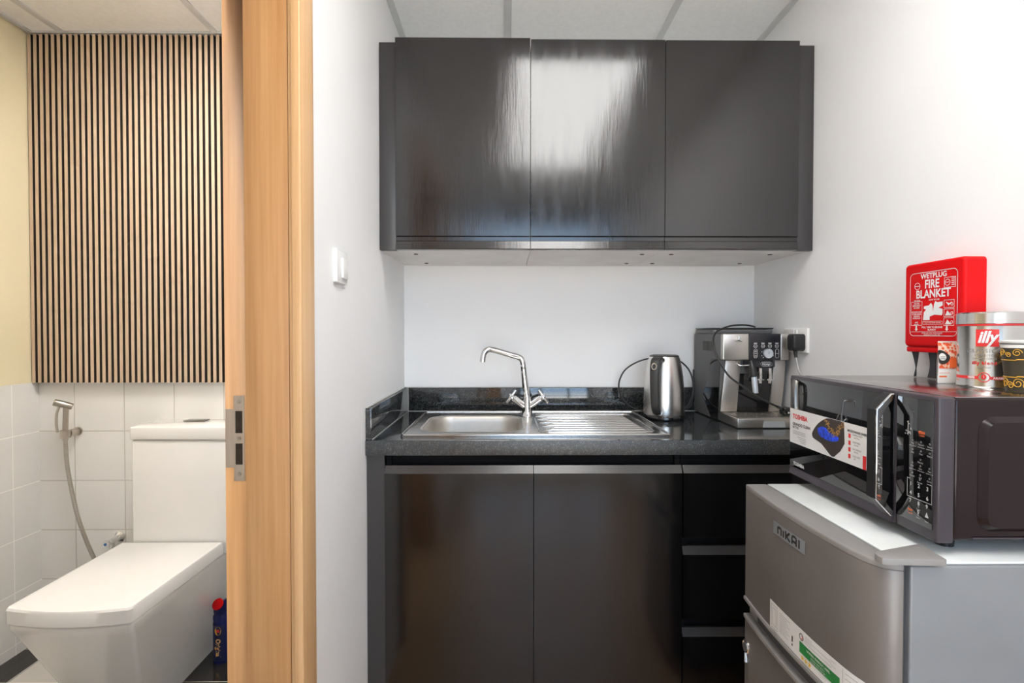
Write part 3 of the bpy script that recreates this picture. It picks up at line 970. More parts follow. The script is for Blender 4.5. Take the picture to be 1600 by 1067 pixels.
# front head
yf = 1.884
MB().prism(rrect(a, 0.866, 1.138, 1.2325, 0.004, 3), 0, 0.020, FRONT(0, yf + 0.0204, 0), 0.003).build('front_shell', M['titan'], t)
MB().prism(rrect(0.9795, bq, 1.138, 1.2325, 0.004, 3), 0, 0.020, FRONT(0, yf + 0.0204, 0), 0.003).build('front_shell', M['titan'], t)
cp = MB().prism(rrect(0.8665, 0.979, 1.138, 1.2325, 0.002, 2), 0, 0.021, FRONT(0, yf + 0.0204, 0), 0.001).build('control_panel', M['panel'], t)
fp = FRONT(0, yf - 0.0007, 0)


def ring(b, cx, cz, r, wd, fr_, n=24, sx=1.0, sz=1.0):
    o_ = [(cx + sx * r * math.cos(2 * math.pi * k / n), cz + sz * r * math.sin(2 * math.pi * k / n)) for k in range(n)]
    i_ = [(cx + sx * (r - wd) * math.cos(2 * math.pi * k / n), cz + sz * (r - wd) * math.sin(2 * math.pi * k / n)) for k in range(n)]
    vs = [Vector((p[0], p[1], 0.0002)) for p in o_ + i_]
    b.raw(vs, [(k, (k + 1) % n, n + (k + 1) % n, n + k) for k in range(n)], fr_)


def strokes(b, pts, wd, fr_, h=0.0002, closed=False):
    n = len(pts)
    for k in range(n if closed else n - 1):
        p, q_ = Vector(pts[k]), Vector(pts[(k + 1) % n])
        dr_ = (q_ - p)
        if dr_.length < 1e-7:
            continue
        dr_.normalize()
        nr = Vector((-dr_.y, dr_.x)) * wd / 2
        e = dr_ * wd * 0.4
        b.raw([Vector((*(p - nr - e), h)), Vector((*(q_ - nr + e), h)), Vector((*(q_ + nr + e), h)), Vector((*(p + nr - e), h))], [(0, 1, 2, 3)], fr_)


b = MB()
for cx in (0.888, 0.915, 0.940, 0.965):
    ring(b, cx, 1.189, 0.0068, 0.0011, fp)
    strokes(b, [(cx - 0.0025, 1.1885), (cx + 0.0025, 1.1885)], 0.0016, fp)
    b.box(cx - 0.006, cx + 0.006, yf - 0.0009, yf - 0.0007, 1.1975, 1.2)
strokes(b, rrect(0.8825, 0.8945, 1.146, 1.178, 0.0058, 5), 0.0011, fp, closed=True)
strokes(b, rrect(0.9600, 0.9720, 1.146, 1.178, 0.0058, 5), 0.0011, fp, closed=True)
strokes(b, [(0.8845, 1.162), (0.8925, 1.162)], 0.001, fp)
strokes(b, [(0.962, 1.162), (0.970, 1.162)], 0.001, fp)
ring(b, 0.8885, 1.170, 0.0035, 0.001, fp)
ring(b, 0.8885, 1.153, 0.0035, 0.001, fp)
for an in (200, 225, 160, -20):
    b.box(0.932 + 0.022 * math.cos(math.radians(an)) - .0012, 0.932 + 0.022 * math.cos(math.radians(an)) + .0012, yf - 0.0009, yf - 0.0007, 1.161 + 0.019 * math.sin(math.radians(an)) - .0012, 1.161 + 0.019 * math.sin(math.radians(an)) + .0012)
b.build('button_print', M['ink_w'], cp, smooth=False)
dl_ = MB().lathe([(0, 0), (0.0175, 0), (0.0172, 0.008), (0.0155, 0.010), (0, 0.0102)], 40, frame((0.932, yf - 0.0007, 1.162), (1, 0, 0), (0, 0, 1))).build('selector_dial', M['badge'], cp)
MB().box(0.9312, 0.9328, yf - 0.0114, yf - 0.0108, 1.160, 1.170).build('pointer', M['ink_k'], dl_)
# steam knob
MB().cyl((0.823, yf - 0.0005, 1.214), (0.823, yf - 0.012, 1.214), 0.006, n=20).cyl((0.815, yf - 0.016, 1.2125), (0.833, yf - 0.016, 1.2075), 0.0042, n=16, bev=0.001).cyl((0.8215, yf - 0.016, 1.211), (0.8215, yf - 0.016, 1.224), 0.0042, 0.003, 16).build('steam_knob', M['chrome'], t)
# lower body: two titanium cheeks and the dark recess
zb = Z0 + 0.038
MB().prism([(a, zb), (0.832, zb), (0.846, 1.136), (0.790, 1.136), (0.782, 1.05)], -0.02, 0.0, FRONT(0, 1.904, 0), 0.002).build('front_cheek', M['titan'], t)
MB().prism([(0.950, zb), (0.992, zb), (1.004, 1.05), (1.008, 1.136), (0.966, 1.136)], -0.02, 0.0, FRONT(0, 1.904, 0), 0.002).build('front_cheek', M['titan'], t)
MB().box(0.834, 0.9665, 1.912, 1.9345, zb, 1.136).build('recess_door', M['black_g'], t)
MB().prism(rrect(0.853, 0.962, 1.113, 1.1365, 0.003, 3), 0, 0.022, FRONT(0, 1.9115, 0)).build('brew_group_cover', M['panel'], t)
bd = MB().prism(rrect(0.909, 0.951, 1.1165, 1.1315, 0.0072, 6), 0, 0.002, FRONT(0, 1.8893, 0)).build('maker_badge', M['ink_k'], t)
b = MB()
strokes(b, rrect(0.9095, 0.9505, 1.117, 1.131, 0.0068, 6), 0.0016, FRONT(0, 1.8871, 0), closed=True)
b.text("DeLonghi", 0.0088, FRONT(0.930, 1.8871, 1.124), bold=0.0002, sx=0.9)
b.build('lettering', M['ink_w'], bd, smooth=False)
so = MB().box(0.897, 0.948, 1.880, 1.905, 1.092, 1.1125, 0.002).build('spout_block', M['black'], t)
for cx in (0.902, 0.936):
    MB().prism([(cx - 0.006, 1.070), (cx + 0.006, 1.070), (cx + 0.005, 1.110), (cx - 0.005, 1.110)], 0, 0.008, FRONT(0, 1.8795, 0), 0.001).cyl((cx, 1.876, 1.070), (cx, 1.876, 1.056), 0.0062, 0.0055, 20) \
        .prism(rrect(cx - 0.012, cx + 0.012, 1.067, 1.0715, 0.0015, 2), 0, 0.010, FRONT(0, 1.8795, 0)).build('coffee_spout', M['chrome'], so)
w1 = MB().tube(spline([(0.823, 1.892, 1.132), (0.824, 1.880, 1.123), (0.834, 1.874, 1.119), (0.862, 1.872, 1.1205)], 6), 0.0032, 10).build('steam_pipe', M['chrome'], t)
MB().tube(spline([(0.868, 1.874, 1.136), (0.869, 1.868, 1.12), (0.871, 1.864, 1.10), (0.8725, 1.860, 1.080)], 5), [0.007, 0.0075, 0.008, 0.0085, 0.009, 0.010, 0.011, 0.0125, 0.013, 0.013, 0.0128, 0.0128, 0.0135, 0.0135, 0.0125, 0.0118], 18).build('steam_wand_grip', M['black'], t)
MB().tube([(0.8727, 1.8598, 1.0795), (0.876, 1.853, 1.023)], [0.0098, 0.0095], 20).build('steam_wand_nozzle', M['badge'], t)
# drip tray
b = MB().box(0.778, 1.006, 1.772, 1.9335, Z0 + 0.0025, Z0 + 0.034, 0.002)
b.build('drip_tray', M['titan'], t)
MB().box(0.776, 1.008, 1.774, 1.905, Z0 + 0.0, Z0 + 0.0024).build('tray_foot', M['black'], t)
MB().prism([(0.862, 0), (0.940, 0), (0.936, 0.021), (0.867, 0.021)], 0, 0.0006, FRONT(0, 1.772, Z0 + 0.004)).build('tray_plate', M['badge'], t)
g = MB()
holes = []
for i in range(11):
    for j in range(5):
        cx = 0.790 + 0.0195 * i + (0.007 if j % 2 else 0)
        cy = 1.786 + 0.021 * j
        holes.append(rrect(cx, cx + 0.009, cy, cy + 0.010, 0.002, 2)[::-1])
g.holed(rrect(0.781, 1.003, 1.776, 1.901, 0.004, 3), holes, Z0 + 0.0345, Z0 + 0.037, TOPF(0, 0, 0))
gr = g.build('drip_grid', M['titan'], t, smooth=False)
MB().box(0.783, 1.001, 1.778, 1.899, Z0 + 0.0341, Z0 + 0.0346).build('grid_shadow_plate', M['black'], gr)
# its mains cord looped over the top and down across the front, plug on the tray
cpts = [(1.000, 2.13, 1.2595), (0.975, 2.08, 1.2605), (0.915, 2.03, 1.2665), (0.835, 1.97, 1.262), (0.771, 1.93, 1.243), (0.742, 1.90, 1.213), (0.738, 1.872, 1.167), (0.757, 1.852, 1.117), (0.782, 1.845, 1.080), (0.835, 1.838, 1.041), (0.878, 1.833, 1.010), (0.915, 1.830, 0.991), (0.944, 1.830, 0.978)]
co = MB().tube(spline(cpts, 10), 0.0034, 10).build('power_cord', M['rubber'], t, 60)
MB().tube([(0.940, 1.830, 0.9795), (0.957, 1.830, 0.971)], [0.0045, 0.0062], 14).box(0.955, 0.982, 1.808, 1.848, Z0 + 0.0385, Z0 + 0.066, 0.006, 3).build('plug', M['black_g'], co)
MB().box(0.9805, 0.998, 1.824, 1.830, Z0 + 0.053, Z0 + 0.057).box(0.962, 0.968, 1.800, 1.8085, Z0 + 0.046, Z0 + 0.052).build('pins', M['chrome'], co)

# ------------------------------------------------------------------ wall socket, plug, light switch
t = thing('wall_socket', 'white double wall socket beside the coffee machine', 'socket', (XR, 1.865, 1.208))
FL = lambda x: LEFTF(x, 0, 0)
MB().prism(rrect(-1.942, -1.792, 1.166, 1.252, 0.004, 3), 0, 0.009, FL(XR - 0.0005), 0.0025).build('plate', M['socketw'], t)
MB().prism(rrect(-1.862, -1.850, 1.232, 1.246, 0.002, 3), 0, 0.0035, FL(XR - 0.0097), 0.001).prism(rrect(-1.880, -1.868, 1.232, 1.246, 0.002, 3), 0, 0.0035, FL(XR - 0.0097), 0.001).build('rocker', M['white'], t)
MB().box(XR - 0.0102, XR - 0.0096, 1.912, 1.920, 1.196, 1.199).box(XR - 0.0102, XR - 0.0096, 1.893, 1.901, 1.196, 1.199).box(XR - 0.0102, XR - 0.0096, 1.905, 1.908, 1.208, 1.216).build('pin_hole', M['gap'], t)
t = thing('mains_plug', 'black three pin plug with grey cable in the double socket', 'plug', (XR - 0.03, 1.82, 1.20))
MB().prism(rrect(-1.846, -1.800, 1.174, 1.232, 0.012, 5), 0, 0.040, FL(XR - 0.0098), 0.006, 3).build('body', M['black'], t)
MB().cyl((XR - 0.032, 1.823, 1.176), (XR - 0.033, 1.815, 1.150), 0.0070, 0.0048, 18).build('strain_relief', M['black'], t)
MB().tube(spline([(XR - 0.033, 1.815, 1.151), (XR - 0.035, 1.795, 1.11), (XR - 0.034, 1.765, 1.085), (XR - 0.032, 1.66, 1.045), (XR - 0.03, 1.50, 1.01), (XR - 0.034, 1.40, 0.995), (XR - 0.04, 1.334, 0.99)], 6), 0.0036, 10).build('cable', M['greycable'], t)
t = thing('light_switch', 'white single rocker light switch on the left white wall', 'light switch', (XL, 1.35, 1.403))
RF = frame((XL + 0.0005, 0, 0), (0, 1, 0), (0, 0, 1))
MB().prism(rrect(1.303, 1.391, 1.361, 1.445, 0.004, 3), 0, 0.010, RF, 0.003).build('plate', M['white'], t)
MB().prism(rrect(1.336, 1.378, 1.374, 1.425, 0.003, 3), 0.0102, 0.0155, RF, 0.002).build('rocker', M['socketw'], t)

# ------------------------------------------------------------------ fridge
t = thing('mini_fridge', 'grey two door mini fridge standing under the microwave', 'fridge', (0.82, 1.08, 0))
FZ = 0.860
plan = [(0.592, 1.300), (0.588, 1.25), (0.5855, 1.20), (0.584, 1.15), (0.5835, 1.10), (0.5845, 1.05), (0.5865, 1.00), (0.590, 0.95), (0.5945, 0.91), (0.600, 0.884), (0.607, 0.866), (0.617, 0.853), (0.630, 0.8455), (0.642, 0.844), (0.642, 1.300)]
MB().prism(plan, 0.5835, 0.8500, TOPF(0, 0, 0), 0.002).build('freezer_door', M['fridge'], t, 30)
fdoor = t.children[-1]
MB().prism(plan, 0.8505, FZ + 0.0015, TOPF(0, 0, 0), 0.004, 3).build('door_cap', M['fridge_c'], fdoor, 30)
lipp = [(x - 0.004 if x < 0.64 else x, y - (0.003 if y < 0.87 else 0)) for x, y in plan]
MB().prism(lipp, 0.5750, 0.5832, TOPF(0, 0, 0), 0.002).build('door_trim', M['fridge_c'], fdoor, 30)
MB().prism(plan, 0.06, 0.5305, TOPF(0, 0, 0), 0.002).build('fridge_door', M['fridge'], t, 30)
ldoor = t.children[-1]
MB().prism(lipp, 0.5308, 0.5400, TOPF(0, 0, 0), 0.003).build('door_trim', M['fridge_c'], ldoor, 30)
grip = [(x + 0.012 if x < 0.63 else x, y) for x, y in plan]
grip = [(x, max(y, 0.85)) for x, y in grip]
MB().prism(grip, 0.5402, 0.5746, TOPF(0, 0, 0)).build('grip_strip', M['fridge_c'], ldoor, 30)
b = MB()
gp = [(x - 0.0008, y) for x, y in grip if 0.86 < y < 1.27 and x < 0.63]
for p, q_ in zip(gp, gp[1:]):
    b.raw([(p[0], p[1], 0.5425), (q_[0], q_[1], 0.5425), (q_[0], q_[1], 0.563), (p[0], p[1], 0.563)], [(0, 1, 2, 3)])
b.build('finger_recess', M['gasket'], ldoor, 60)
MB().box(0.6425, 0.6555, 0.858, 1.294, 0.065, 0.855).build('door_gasket', M['gasket'], t)
MB().box(0.656, XR - 0.004, 0.848, 1.303, 0.03, FZ - 0.004, 0.004, 3).build('body', M['fridge_s'], t)
MB().box(0.6455, XR - 0.006, 0.852, 1.301, FZ - 0.0035, FZ + 0.001, 0.0015).build('top_panel', M['fridge_t'], t, label='glossy white top')
MB().prism([(0.612, 0.8395), (0.702, 0.8340), (0.706, 0.8375), (0.712, 0.897), (0.706, 0.899), (0.616, 0.8700), (0.607, 0.862), (0.604, 0.852), (0.606, 0.843)], FZ + 0.0020, FZ + 0.0125, TOPF(0, 0, 0), 0.002).build('hinge_cover', M['fridge_c'], t, 30)
for x in (0.70, 0.98):
    for y in (0.89, 1.26):
        MB().cyl((x, y, 0), (x, y, 0.031), 0.018, n=20).build('foot', M['black'], t)
# badge, key lock and energy sticker follow the bowed door front


def door_x(y):
    pts = sorted([(p[1], p[0]) for p in plan[:12]])
    for (y0, x0), (y1, x1) in zip(pts, pts[1:]):
        if y0 <= y <= y1:
            return x0 + (x1 - x0) * (y - y0) / (y1 - y0)
    return pts[-1][1]


def on_door(y, z, e):
    return Vector((door_x(y) - e, y, z))


def door_patch(b, y0, y1, z0, z1, e, n=14):
    vs = []
    for j, z in enumerate((z0, z1)):
        for i in range(n + 1):
            vs.append(on_door(y0 + (y1 - y0) * i / n, z, e))
    b.raw(vs, [(i, i + 1, n + 2 + i, n + 1 + i) for i in range(n)])
    return b


def door_line(b, pts, wd, e=0.0018):
    for p, q_ in zip(pts, pts[1:]):
        dv = Vector((q_[0] - p[0], q_[1] - p[1]))
        if dv.length < 1e-6:
            continue
        nr = Vector((-dv.y, dv.x)).normalized() * wd / 2
        b.raw([on_door(p[0] - nr.x, p[1] - nr.y, e), on_door(q_[0] - nr.x, q_[1] - nr.y, e), on_door(q_[0] + nr.x, q_[1] + nr.y, e), on_door(p[0] + nr.x, p[1] + nr.y, e)], [(0, 1, 2, 3)])


bd = door_patch(MB(), 1.146, 1.025, 0.799, 0.826, 0.0012).build('maker_badge', M['badge'], fdoor)
b = MB()
for pl in ([(0, 0), (0, .0145), (.0135, .0145), (.0135, 0)], [(.0225, 0), (.0225, .0145)], [(.0315, 0), (.0315, .0175)], [(.046, .0175), (.034, .008), (.047, 0)],
           [(.0545, 0), (.0545, .0150), (.057, .0172), (.067, .0172), (.0695, .0150), (.0695, 0)], [(.0545, .0065), (.0695, .0065)], [(.079, 0), (.079, .0175)]):
    door_line(b, [(1.125 - p[0] * 1.02, 0.804 + p[1]) for p in pl], 0.0052)
b.build('lettering', M['ink_k'], bd, smooth=False)
st = door_patch(MB(), 1.158, 0.865, 0.585, 0.647, 0.0012, 24).build('energy_label', M['stick'], fdoor, label='white energy label with green box')
b = door_patch(MB(), 1.040, 0.925, 0.600, 0.6215, 0.0018)
gbx = b.build('green_box', M['green'], st)
b = MB()
b.text('UNIFIED ENERGY LABEL', 0.0058, None, 'CENTER', 0.0001, 0, 0, 1.1, lambda x, y, e: on_door(0.982 - x, 0.6155 + y, 0.0023))
b.text('ENERGY EFFICIENCY', 0.0040, None, 'CENTER', 0, 0, 0, 1.1, lambda x, y, e: on_door(0.982 - x, 0.6085 + y, 0.0023))
b.text('RATING FOR FRIDGES', 0.0040, None, 'CENTER', 0, 0, 0, 1.1, lambda x, y, e: on_door(0.982 - x, 0.6035 + y, 0.0023))
b.build('lettering', M['ink_w'], gbx, smooth=False)
for yc in (1.030, 1.0185, 1.007):
    b = MB()
    vs = []
    for k in range(10):
        r = 0.0058 if k % 2 == 0 else 0.0026
        an = math.pi / 2 + k * math.pi / 5
        vs.append(on_door(yc + r * math.cos(an), 0.5925 + r * math.sin(an), 0.0018))
    c0 = on_door(yc, 0.5925, 0.0018)
    b.raw(vs + [c0], [(k, (k + 1) % 10, 10) for k in range(10)])
    b.build('star', M['yellow'], st, smooth=False)


b = MB()
door_line(b, [(1.150, 0.590), (1.150, 0.641), (1.125, 0.641), (1.125, 0.590), (1.150, 0.590)], 0.0008)
door_line(b, [(1.145, 0.597), (1.145, 0.634), (1.130, 0.634), (1.130, 0.597), (1.145, 0.597)], 0.0007)
for k in range(9):
    door_line(b, [(1.115, 0.637 - 0.0048 * k), (1.075 + 0.006 * ((k * 5) % 3), 0.637 - 0.0048 * k)], 0.0008)
for k in range(4):
    door_line(b, [(1.022, 0.640 - 0.0042 * k), (0.935 + 0.01 * (k % 2), 0.640 - 0.0042 * k)], 0.0007)
for k in range(5):
    door_line(b, [(0.912, 0.638 - 0.009 * k), (0.880, 0.638 - 0.009 * k)], 0.0008)
door_line(b, [(0.918, 0.590), (0.918, 0.643)], 0.0008)
b.build('small_print', M['ink_g'], st, smooth=False)
b = MB()
door_line(b, [(1.0655, 0.604), (1.0655, 0.616)], 0.0042)
door_line(b, [(1.0655, 0.596), (1.0655, 0.6005)], 0.0042)
door_line(b, [(1.034 + 0.0062 * math.cos(2 * math.pi * k / 20), 0.632 + 0.0062 * math.sin(2 * math.pi * k / 20)) for k in range(21)], 0.0016)
b.build('dark_print', M['ink_k'], st, smooth=False)
b = MB()
door_line(b, [(1.034 + 0.0036 * math.cos(2 * math.pi * k / 20), 0.632 + 0.0036 * math.sin(2 * math.pi * k / 20)) for k in range(6, 17)], 0.0016)
b.build('red_emblem', M['ink_r'], st, smooth=False)
lk = MB().lathe([(0.0, 0.0), (0.0165, 0.0), (0.0165, 0.003), (0.0135, 0.005), (0.0125, 0.003), (0, 0.003)], 32, frame(on_door(1.286, 0.462, 0.0003), (0, -1, 0), (0, 0, 1))).build('key_lock', M['chrome'], ldoor)
MB().cyl(on_door(1.286, 0.462, 0.0036), on_door(1.286, 0.462, 0.0070), 0.0095, n=24).build('lock_core', M['gasket'], lk)
MB().tube([on_door(1.284, 0.448, 0.004), on_door(1.279, 0.428, 0.004)], [0.003, 0.0045], 10).build('key_tab', M['badge'], lk)

# ------------------------------------------------------------------ microwave
mx, y0, y1 = 0.72, 0.874, 1.336
ZM0, ZM1 = 0.885, 1.128
t = thing('microwave', 'black microwave oven with promotional sticker on top of the fridge', 'microwave', (0.86, 1.1, FZ + 0.001))
MB().box(mx + 0.030, XR - 0.008, y0 + 0.003, y1 - 0.003, ZM0, ZM1 - 0.0015, 0.006, 3).build('casing', M['mwbody'], t)
cas = t.children[-1]
MB().box(mx + 0.034, XR - 0.012, y0 + 0.007, y1 - 0.007, ZM1 - 0.0014, ZM1, 0.0006).build('top_sheet', M['mwtop'], cas, label='shiny dark metal top')
sf = FRONT(0, y0 + 0.003, 0)
MB().prism(rrect(0.790, XR - 0.03, 0.902, 1.096, 0.026, 8), 0.0, 0.010, sf, 0.0095, 1).build('side_embossing', M['mwbody'], cas, 20)
MB().box(0.782, XR - 0.02, y0 + 0.0005, y0 + 0.003, 0.889, 0.892, 0.001).build('side_rib', M['mwgrey'], cas)
for x in (0.775, 0.985):
    for y in (0.925, 1.295):
        MB().cyl((x, y, FZ + 0.0012), (x, y, ZM0 + 0.002), 0.014, 0.016, 20).build('foot', M['black'], t)
# door: frame and glass
yd = 0.969
MB().box(mx, mx + 0.0295, yd + 0.0008, y1, ZM0 - 0.003, ZM1, 0.003, 3).build('door', M['mwgrey'], t)
door = t.children[-1]
MB().box(mx - 0.0016, mx - 0.0002, yd + 0.004, y1 - 0.004, 0.900, 1.1205, 0.0006).build('door_glass', M['glassblk'], door)
dg = door.children[-1]
MB().prism([(mx - 0.006, ZM0 - 0.002), (mx - 0.0003, ZM0 - 0.003), (mx - 0.0003, 0.8985)], -(y1 - 0.006), -(yd + 0.004), frame((0, 0, 0), (1, 0, 0), (0, 0, 1))).build('bottom_lip', M['mwgrey'], door)
hp = [(0.7175, 1.1235), (0.7125, 1.1235), (0.6845, 1.0935), (0.6845, 0.9265), (0.7125, 0.8955), (0.7175, 0.8955), (0.7175, 0.9035), (0.7160, 0.9055), (0.6965, 0.9315), (0.6965, 1.0885), (0.7160, 1.1135), (0.7175, 1.1155)]
FH = frame((0, 0, 0), (1, 0, 0), (0, 0, 1))
MB().prism(hp, -0.9965, -0.9745, FH, 0.001).build('handle', M['black'], door, 20)
MB().prism(hp, -0.9743, -0.9705, FH, 0.001).build('handle_trim', M['chrome'], door.children[-1], 20, label='chrome edge of the handle')
# control side
MB().box(mx, mx + 0.0295, y0, yd - 0.0008, ZM0 - 0.003, ZM1, 0.004, 3).build('control_housing', M['mwgrey'], t)
ch = t.children[-1]
MB().box(mx - 0.0014, mx - 0.0002, y0 + 0.009, yd - 0.003, 0.9015, 1.1205, 0.0006).build('control_panel', M['glassblk'], ch)
cpn = ch.children[-1]
PF = LEFTF(mx - 0.0016, 0, 0)
b = MB()
digits = {'1': (.930, .968), '2': (.912, .968), '3': (.893, .968), '4': (.930, .952), '5': (.912, .952), '6': (.893, .952), '7': (.931, .9375), '8': (.912, .9375), '9': (.894, .9375), '0': (.9125, .9225)}
for ch_, (y, z) in digits.items():
    b.text(ch_, 0.0095, LEFTF(mx - 0.0016, y, z), bold=0.00025)
strokes(b, [(-0.930 - 0.002, .977), (-.9385, .977), (-.9385, .9445), (-.8835, .9445), (-.8835, .977), (-.8935, .977)], 0.0010, PF)
words = [(.927, 1.044, 'Veg'), (.908, 1.044, 'Popcorn'), (.889, 1.044, 'Reheat'), (.927, 1.028, 'Soup'), (.908, 1.028, 'Pizza'), (.889, 1.028, 'Defrost'), (.909, 1.013, 'Memory'), (.927, 1.004, 'Fish'), (.909, 1.002, 'Cake'), (.889, 1.002, 'Meat'),
         (.927, .986, 'Convec.'), (.909, .986, 'Grill'), (.889, .985, 'Combi'), (.910, .9775, 'Express'), (.912, .930, 'Clock'), (.9125, .9155, 'Timer')]
for y, z, wd_ in words:
    b.text(wd_, 0.0042, LEFTF(mx - 0.0016, y, z - 0.003), sx=0.85)
    ring(b, -y, z + 0.0022, 0.0016, 0.0005, PF, 10)
for y in (.927, .908, .889):
    strokes(b, [(-y - 0.0075, 1.0365), (-y + 0.0075, 1.0365)], 0.0006, PF)
    strokes(b, [(-y - 0.0075, 0.995), (-y + 0.0075, 0.995)], 0.0006, PF)
b.text('Start', 0.0045, LEFTF(mx - 0.0016, .894, .912), sx=0.9)
b.prism([(-.898, .919), (-.890, .919), (-.894, .928)], 0, 0.0002, PF)
for k in range(14):
    yy, zz = .938 + random.uniform(-.007, .007), 1.066 + random.uniform(-.012, .012)
    b.box(mx - 0.0018, mx - 0.0016, yy - .0008, yy + .0008, zz - .0008, zz + .0008)
strokes(b, [(-.938, 1.054), (-.938, 1.078)], 0.0018, PF)
strokes(b, [(-.942, 1.060), (-.934, 1.060)], 0.0012, PF)
b.build('key_print', M['ink_p'], cpn, smooth=False)
b = MB()
b.text('STEAM', 0.0062, LEFTF(mx - 0.0016, .907, 1.0625), sx=0.75, bold=0.0003)
b.text('CLEAN', 0.0048, LEFTF(mx - 0.0016, .907, 1.0575), sx=0.8)
b.text('Stop', 0.0055, LEFTF(mx - 0.0016, .931, .9215), bold=0.0002)
b.text('Cancel', 0.0048, LEFTF(mx - 0.0016, .931, .9155), sx=0.8)
b.build('orange_key_print', M['ink_o'], cpn, smooth=False)
# sticker on the door glass
GX = mx - 0.0022
MB().box(GX - 0.0002, GX + 0.0003, 1.046, 1.3315, 0.9605, 1.046).build('promotional_sticker', M['stick'], dg, smooth=False)
sk = dg.children[-1]
KF = LEFTF(GX - 0.0004, 0, 0)
MB().text('TOSHIBA', 0.0155, LEFTF(GX - 0.0004, 1.286, 1.0275), bold=0.0006).box(GX - 0.0006, GX - 0.0004, 1.046, 1.056, 0.9605, 0.988).build('red_print', M['ink_r'], sk, smooth=False)
b = MB()
b.text('GRANDO CLEAN', 0.0098, LEFTF(GX - 0.0004, 1.318, 1.0085), 'LEFT', 0.0003)
b.text('BETTER', 0.0078, LEFTF(GX - 0.0004, 1.318, 1.000), 'LEFT', 0.0001)
b.text('MICROWAVE OVEN 1.0L', 0.0068, LEFTF(GX - 0.0004, 1.105, 1.0305), 'LEFT', 0.0002)
for z, s1, s2 in ((1.022, 'ENAMEL CAVITY', 'easy to clean'), (1.007, 'AUTO MENU', 'one touch'), (.9925, 'FAST DEFROST', 'every day'), (.978, 'CHILD LOCK', 'safe')):
    b.text(s1, 0.0050, LEFTF(GX - 0.0004, 1.0875, z + 0.002), 'LEFT', sx=.8)
    b.text(s2, 0.0042, LEFTF(GX - 0.0004, 1.0835, z - 0.003), 'LEFT', sx=.8)
for k in range(3):
    strokes(b, [(-1.317, .992 - .0036 * k), (-1.262, .992 - .0036 * k)], 0.0007, KF)
for k in range(4):
    strokes(b, [(-1.295 + .004 * k, .979 - .004 * k), (-1.260, .979 - .004 * k)], 0.0007, KF)
b.build('dark_print', M['ink_k'], sk, smooth=False)
pp = spline([(-1.117, 1.0455), (-1.114, 1.0)], 2) + [Vector((-1.128, 0.981))] + [Vector((-1.150, 0.9635)), Vector((-1.158, 0.9625)), Vector((-1.166, 0.9655)), Vector((-1.197, 0.983))] + \
    spline([(-1.230, 0.990), (-1.234, 0.999), (-1.224, 1.014), (-1.207, 1.029), (-1.182, 1.0425), (-1.165, 1.0455)], 4)
MB().prism([(p[0], p[1]) for p in pp], 0.0, 0.0002, KF).build('pictured_pan', M['pan'], sk, smooth=False)
bl = spline([(-1.211, 1.016), (-1.195, 1.022), (-1.180, 1.021), (-1.165, 1.014), (-1.148, 1.012), (-1.134, 1.008), (-1.140, 1.000), (-1.165, 0.995), (-1.195, 0.998), (-1.209, 1.005), (-1.211, 1.016)], 4)[:-1]
MB().prism([(p[0], p[1]) for p in bl], 0.0003, 0.0005, KF).build('blue_glow_print', M['blue'], sk, smooth=False)
b = MB()
for k in range(46):
    u = k / 45
    y = -1.181 + 0.062 * u
    zc = 1.040 - 0.030 * math.sin(min(1, u * 1.25) * math.pi * 0.5) + 0.030 * max(0, u - 0.62) / 0.38
    px_, pz_ = y, zc
    pts = [(px_, pz_)]
    for s_ in range(3):
        px_ += random.uniform(-.006, .006)
        pz_ += random.uniform(-.005, .0055)
        pts.append((px_, min(pz_, 1.0445)))
    strokes(b, pts, 0.0009, KF, 0.0007)
b.build('gold_swirl_print', M['gold'], sk, smooth=False)
b = MB()
for z in (1.0205, 1.006, .992, .978):
    b.box(GX - 0.0006, GX - 0.0004, 1.0945, 1.1015, z - 0.0048, z + 0.0042)
b.build('red_icon', M['ink_r'], sk, smooth=False)
MB().text('TOSHIBA', 0.0115, LEFTF(mx - 0.0017, 1.2915, 0.9095), bold=0.0004).build('lettering', M['ink_w'], dg, smooth=False)

# ------------------------------------------------------------------ fire blanket
t = thing('fire_blanket', 'red fire blanket case mounted on the right white wall', 'fire blanket', (XR, 1.21, 1.30))
fx = 0.982
MB().prism(rrect(-1.300, -1.128, 1.203, 1.402, 0.010, 5), 0, XR - 0.0005 - fx, FL(XR - 0.0005), 0.007, 4).build('case', M['red'], t)
case = t.children[-1]
MB().box(fx + 0.004, XR - 0.001, 1.155, 1.297, 1.190, 1.2028, 0.003).build('base_flap', M['red'], t)
BF = LEFTF(fx - 0.0004, 0, 0)
b = MB()
strokes(b, rrect(-1.280, -1.145, 1.229, 1.378, 0.011, 5), 0.0013, BF, closed=True)
tb = lambda s_, sz, y, z, bo=0.0, sx=1.0: b.text(s_, sz, LEFTF(fx - 0.0004, y, z), bold=bo, sx=sx)
tb('WETPLUG', 0.0165, 1.2105, 1.3685, 0.0004, 0.98)
tb('FIRE', 0.0275, 1.2150, 1.3490, 0.0007, 0.84)
tb('BLANKET', 0.0265, 1.2125, 1.3262, 0.0007, 0.88)
ring(b, -1.258, 1.347, 0.0085, 0.0010, BF, 28)
strokes(b, [(-1.265, 1.347), (-1.251, 1.347)], 0.0014, BF)
strokes(b, [(-1.180, 1.338), (-1.180, 1.360), (-1.150, 1.360), (-1.150, 1.338)], 0.0010, BF, closed=True)
ring(b, -1.1715, 1.349, 0.0075, 0.0012, BF, 24)
tb('WET', 0.0048, 1.1715, 1.349)
for k in range(4):
    strokes(b, [(-1.160, 1.343 + 0.0045 * k), (-1.153, 1.343 + 0.0045 * k)], 0.0016, BF)
strokes(b, [(-1.276, 1.254), (-1.276, 1.310), (-1.243, 1.310), (-1.243, 1.254)], 0.0008, BF, closed=True)
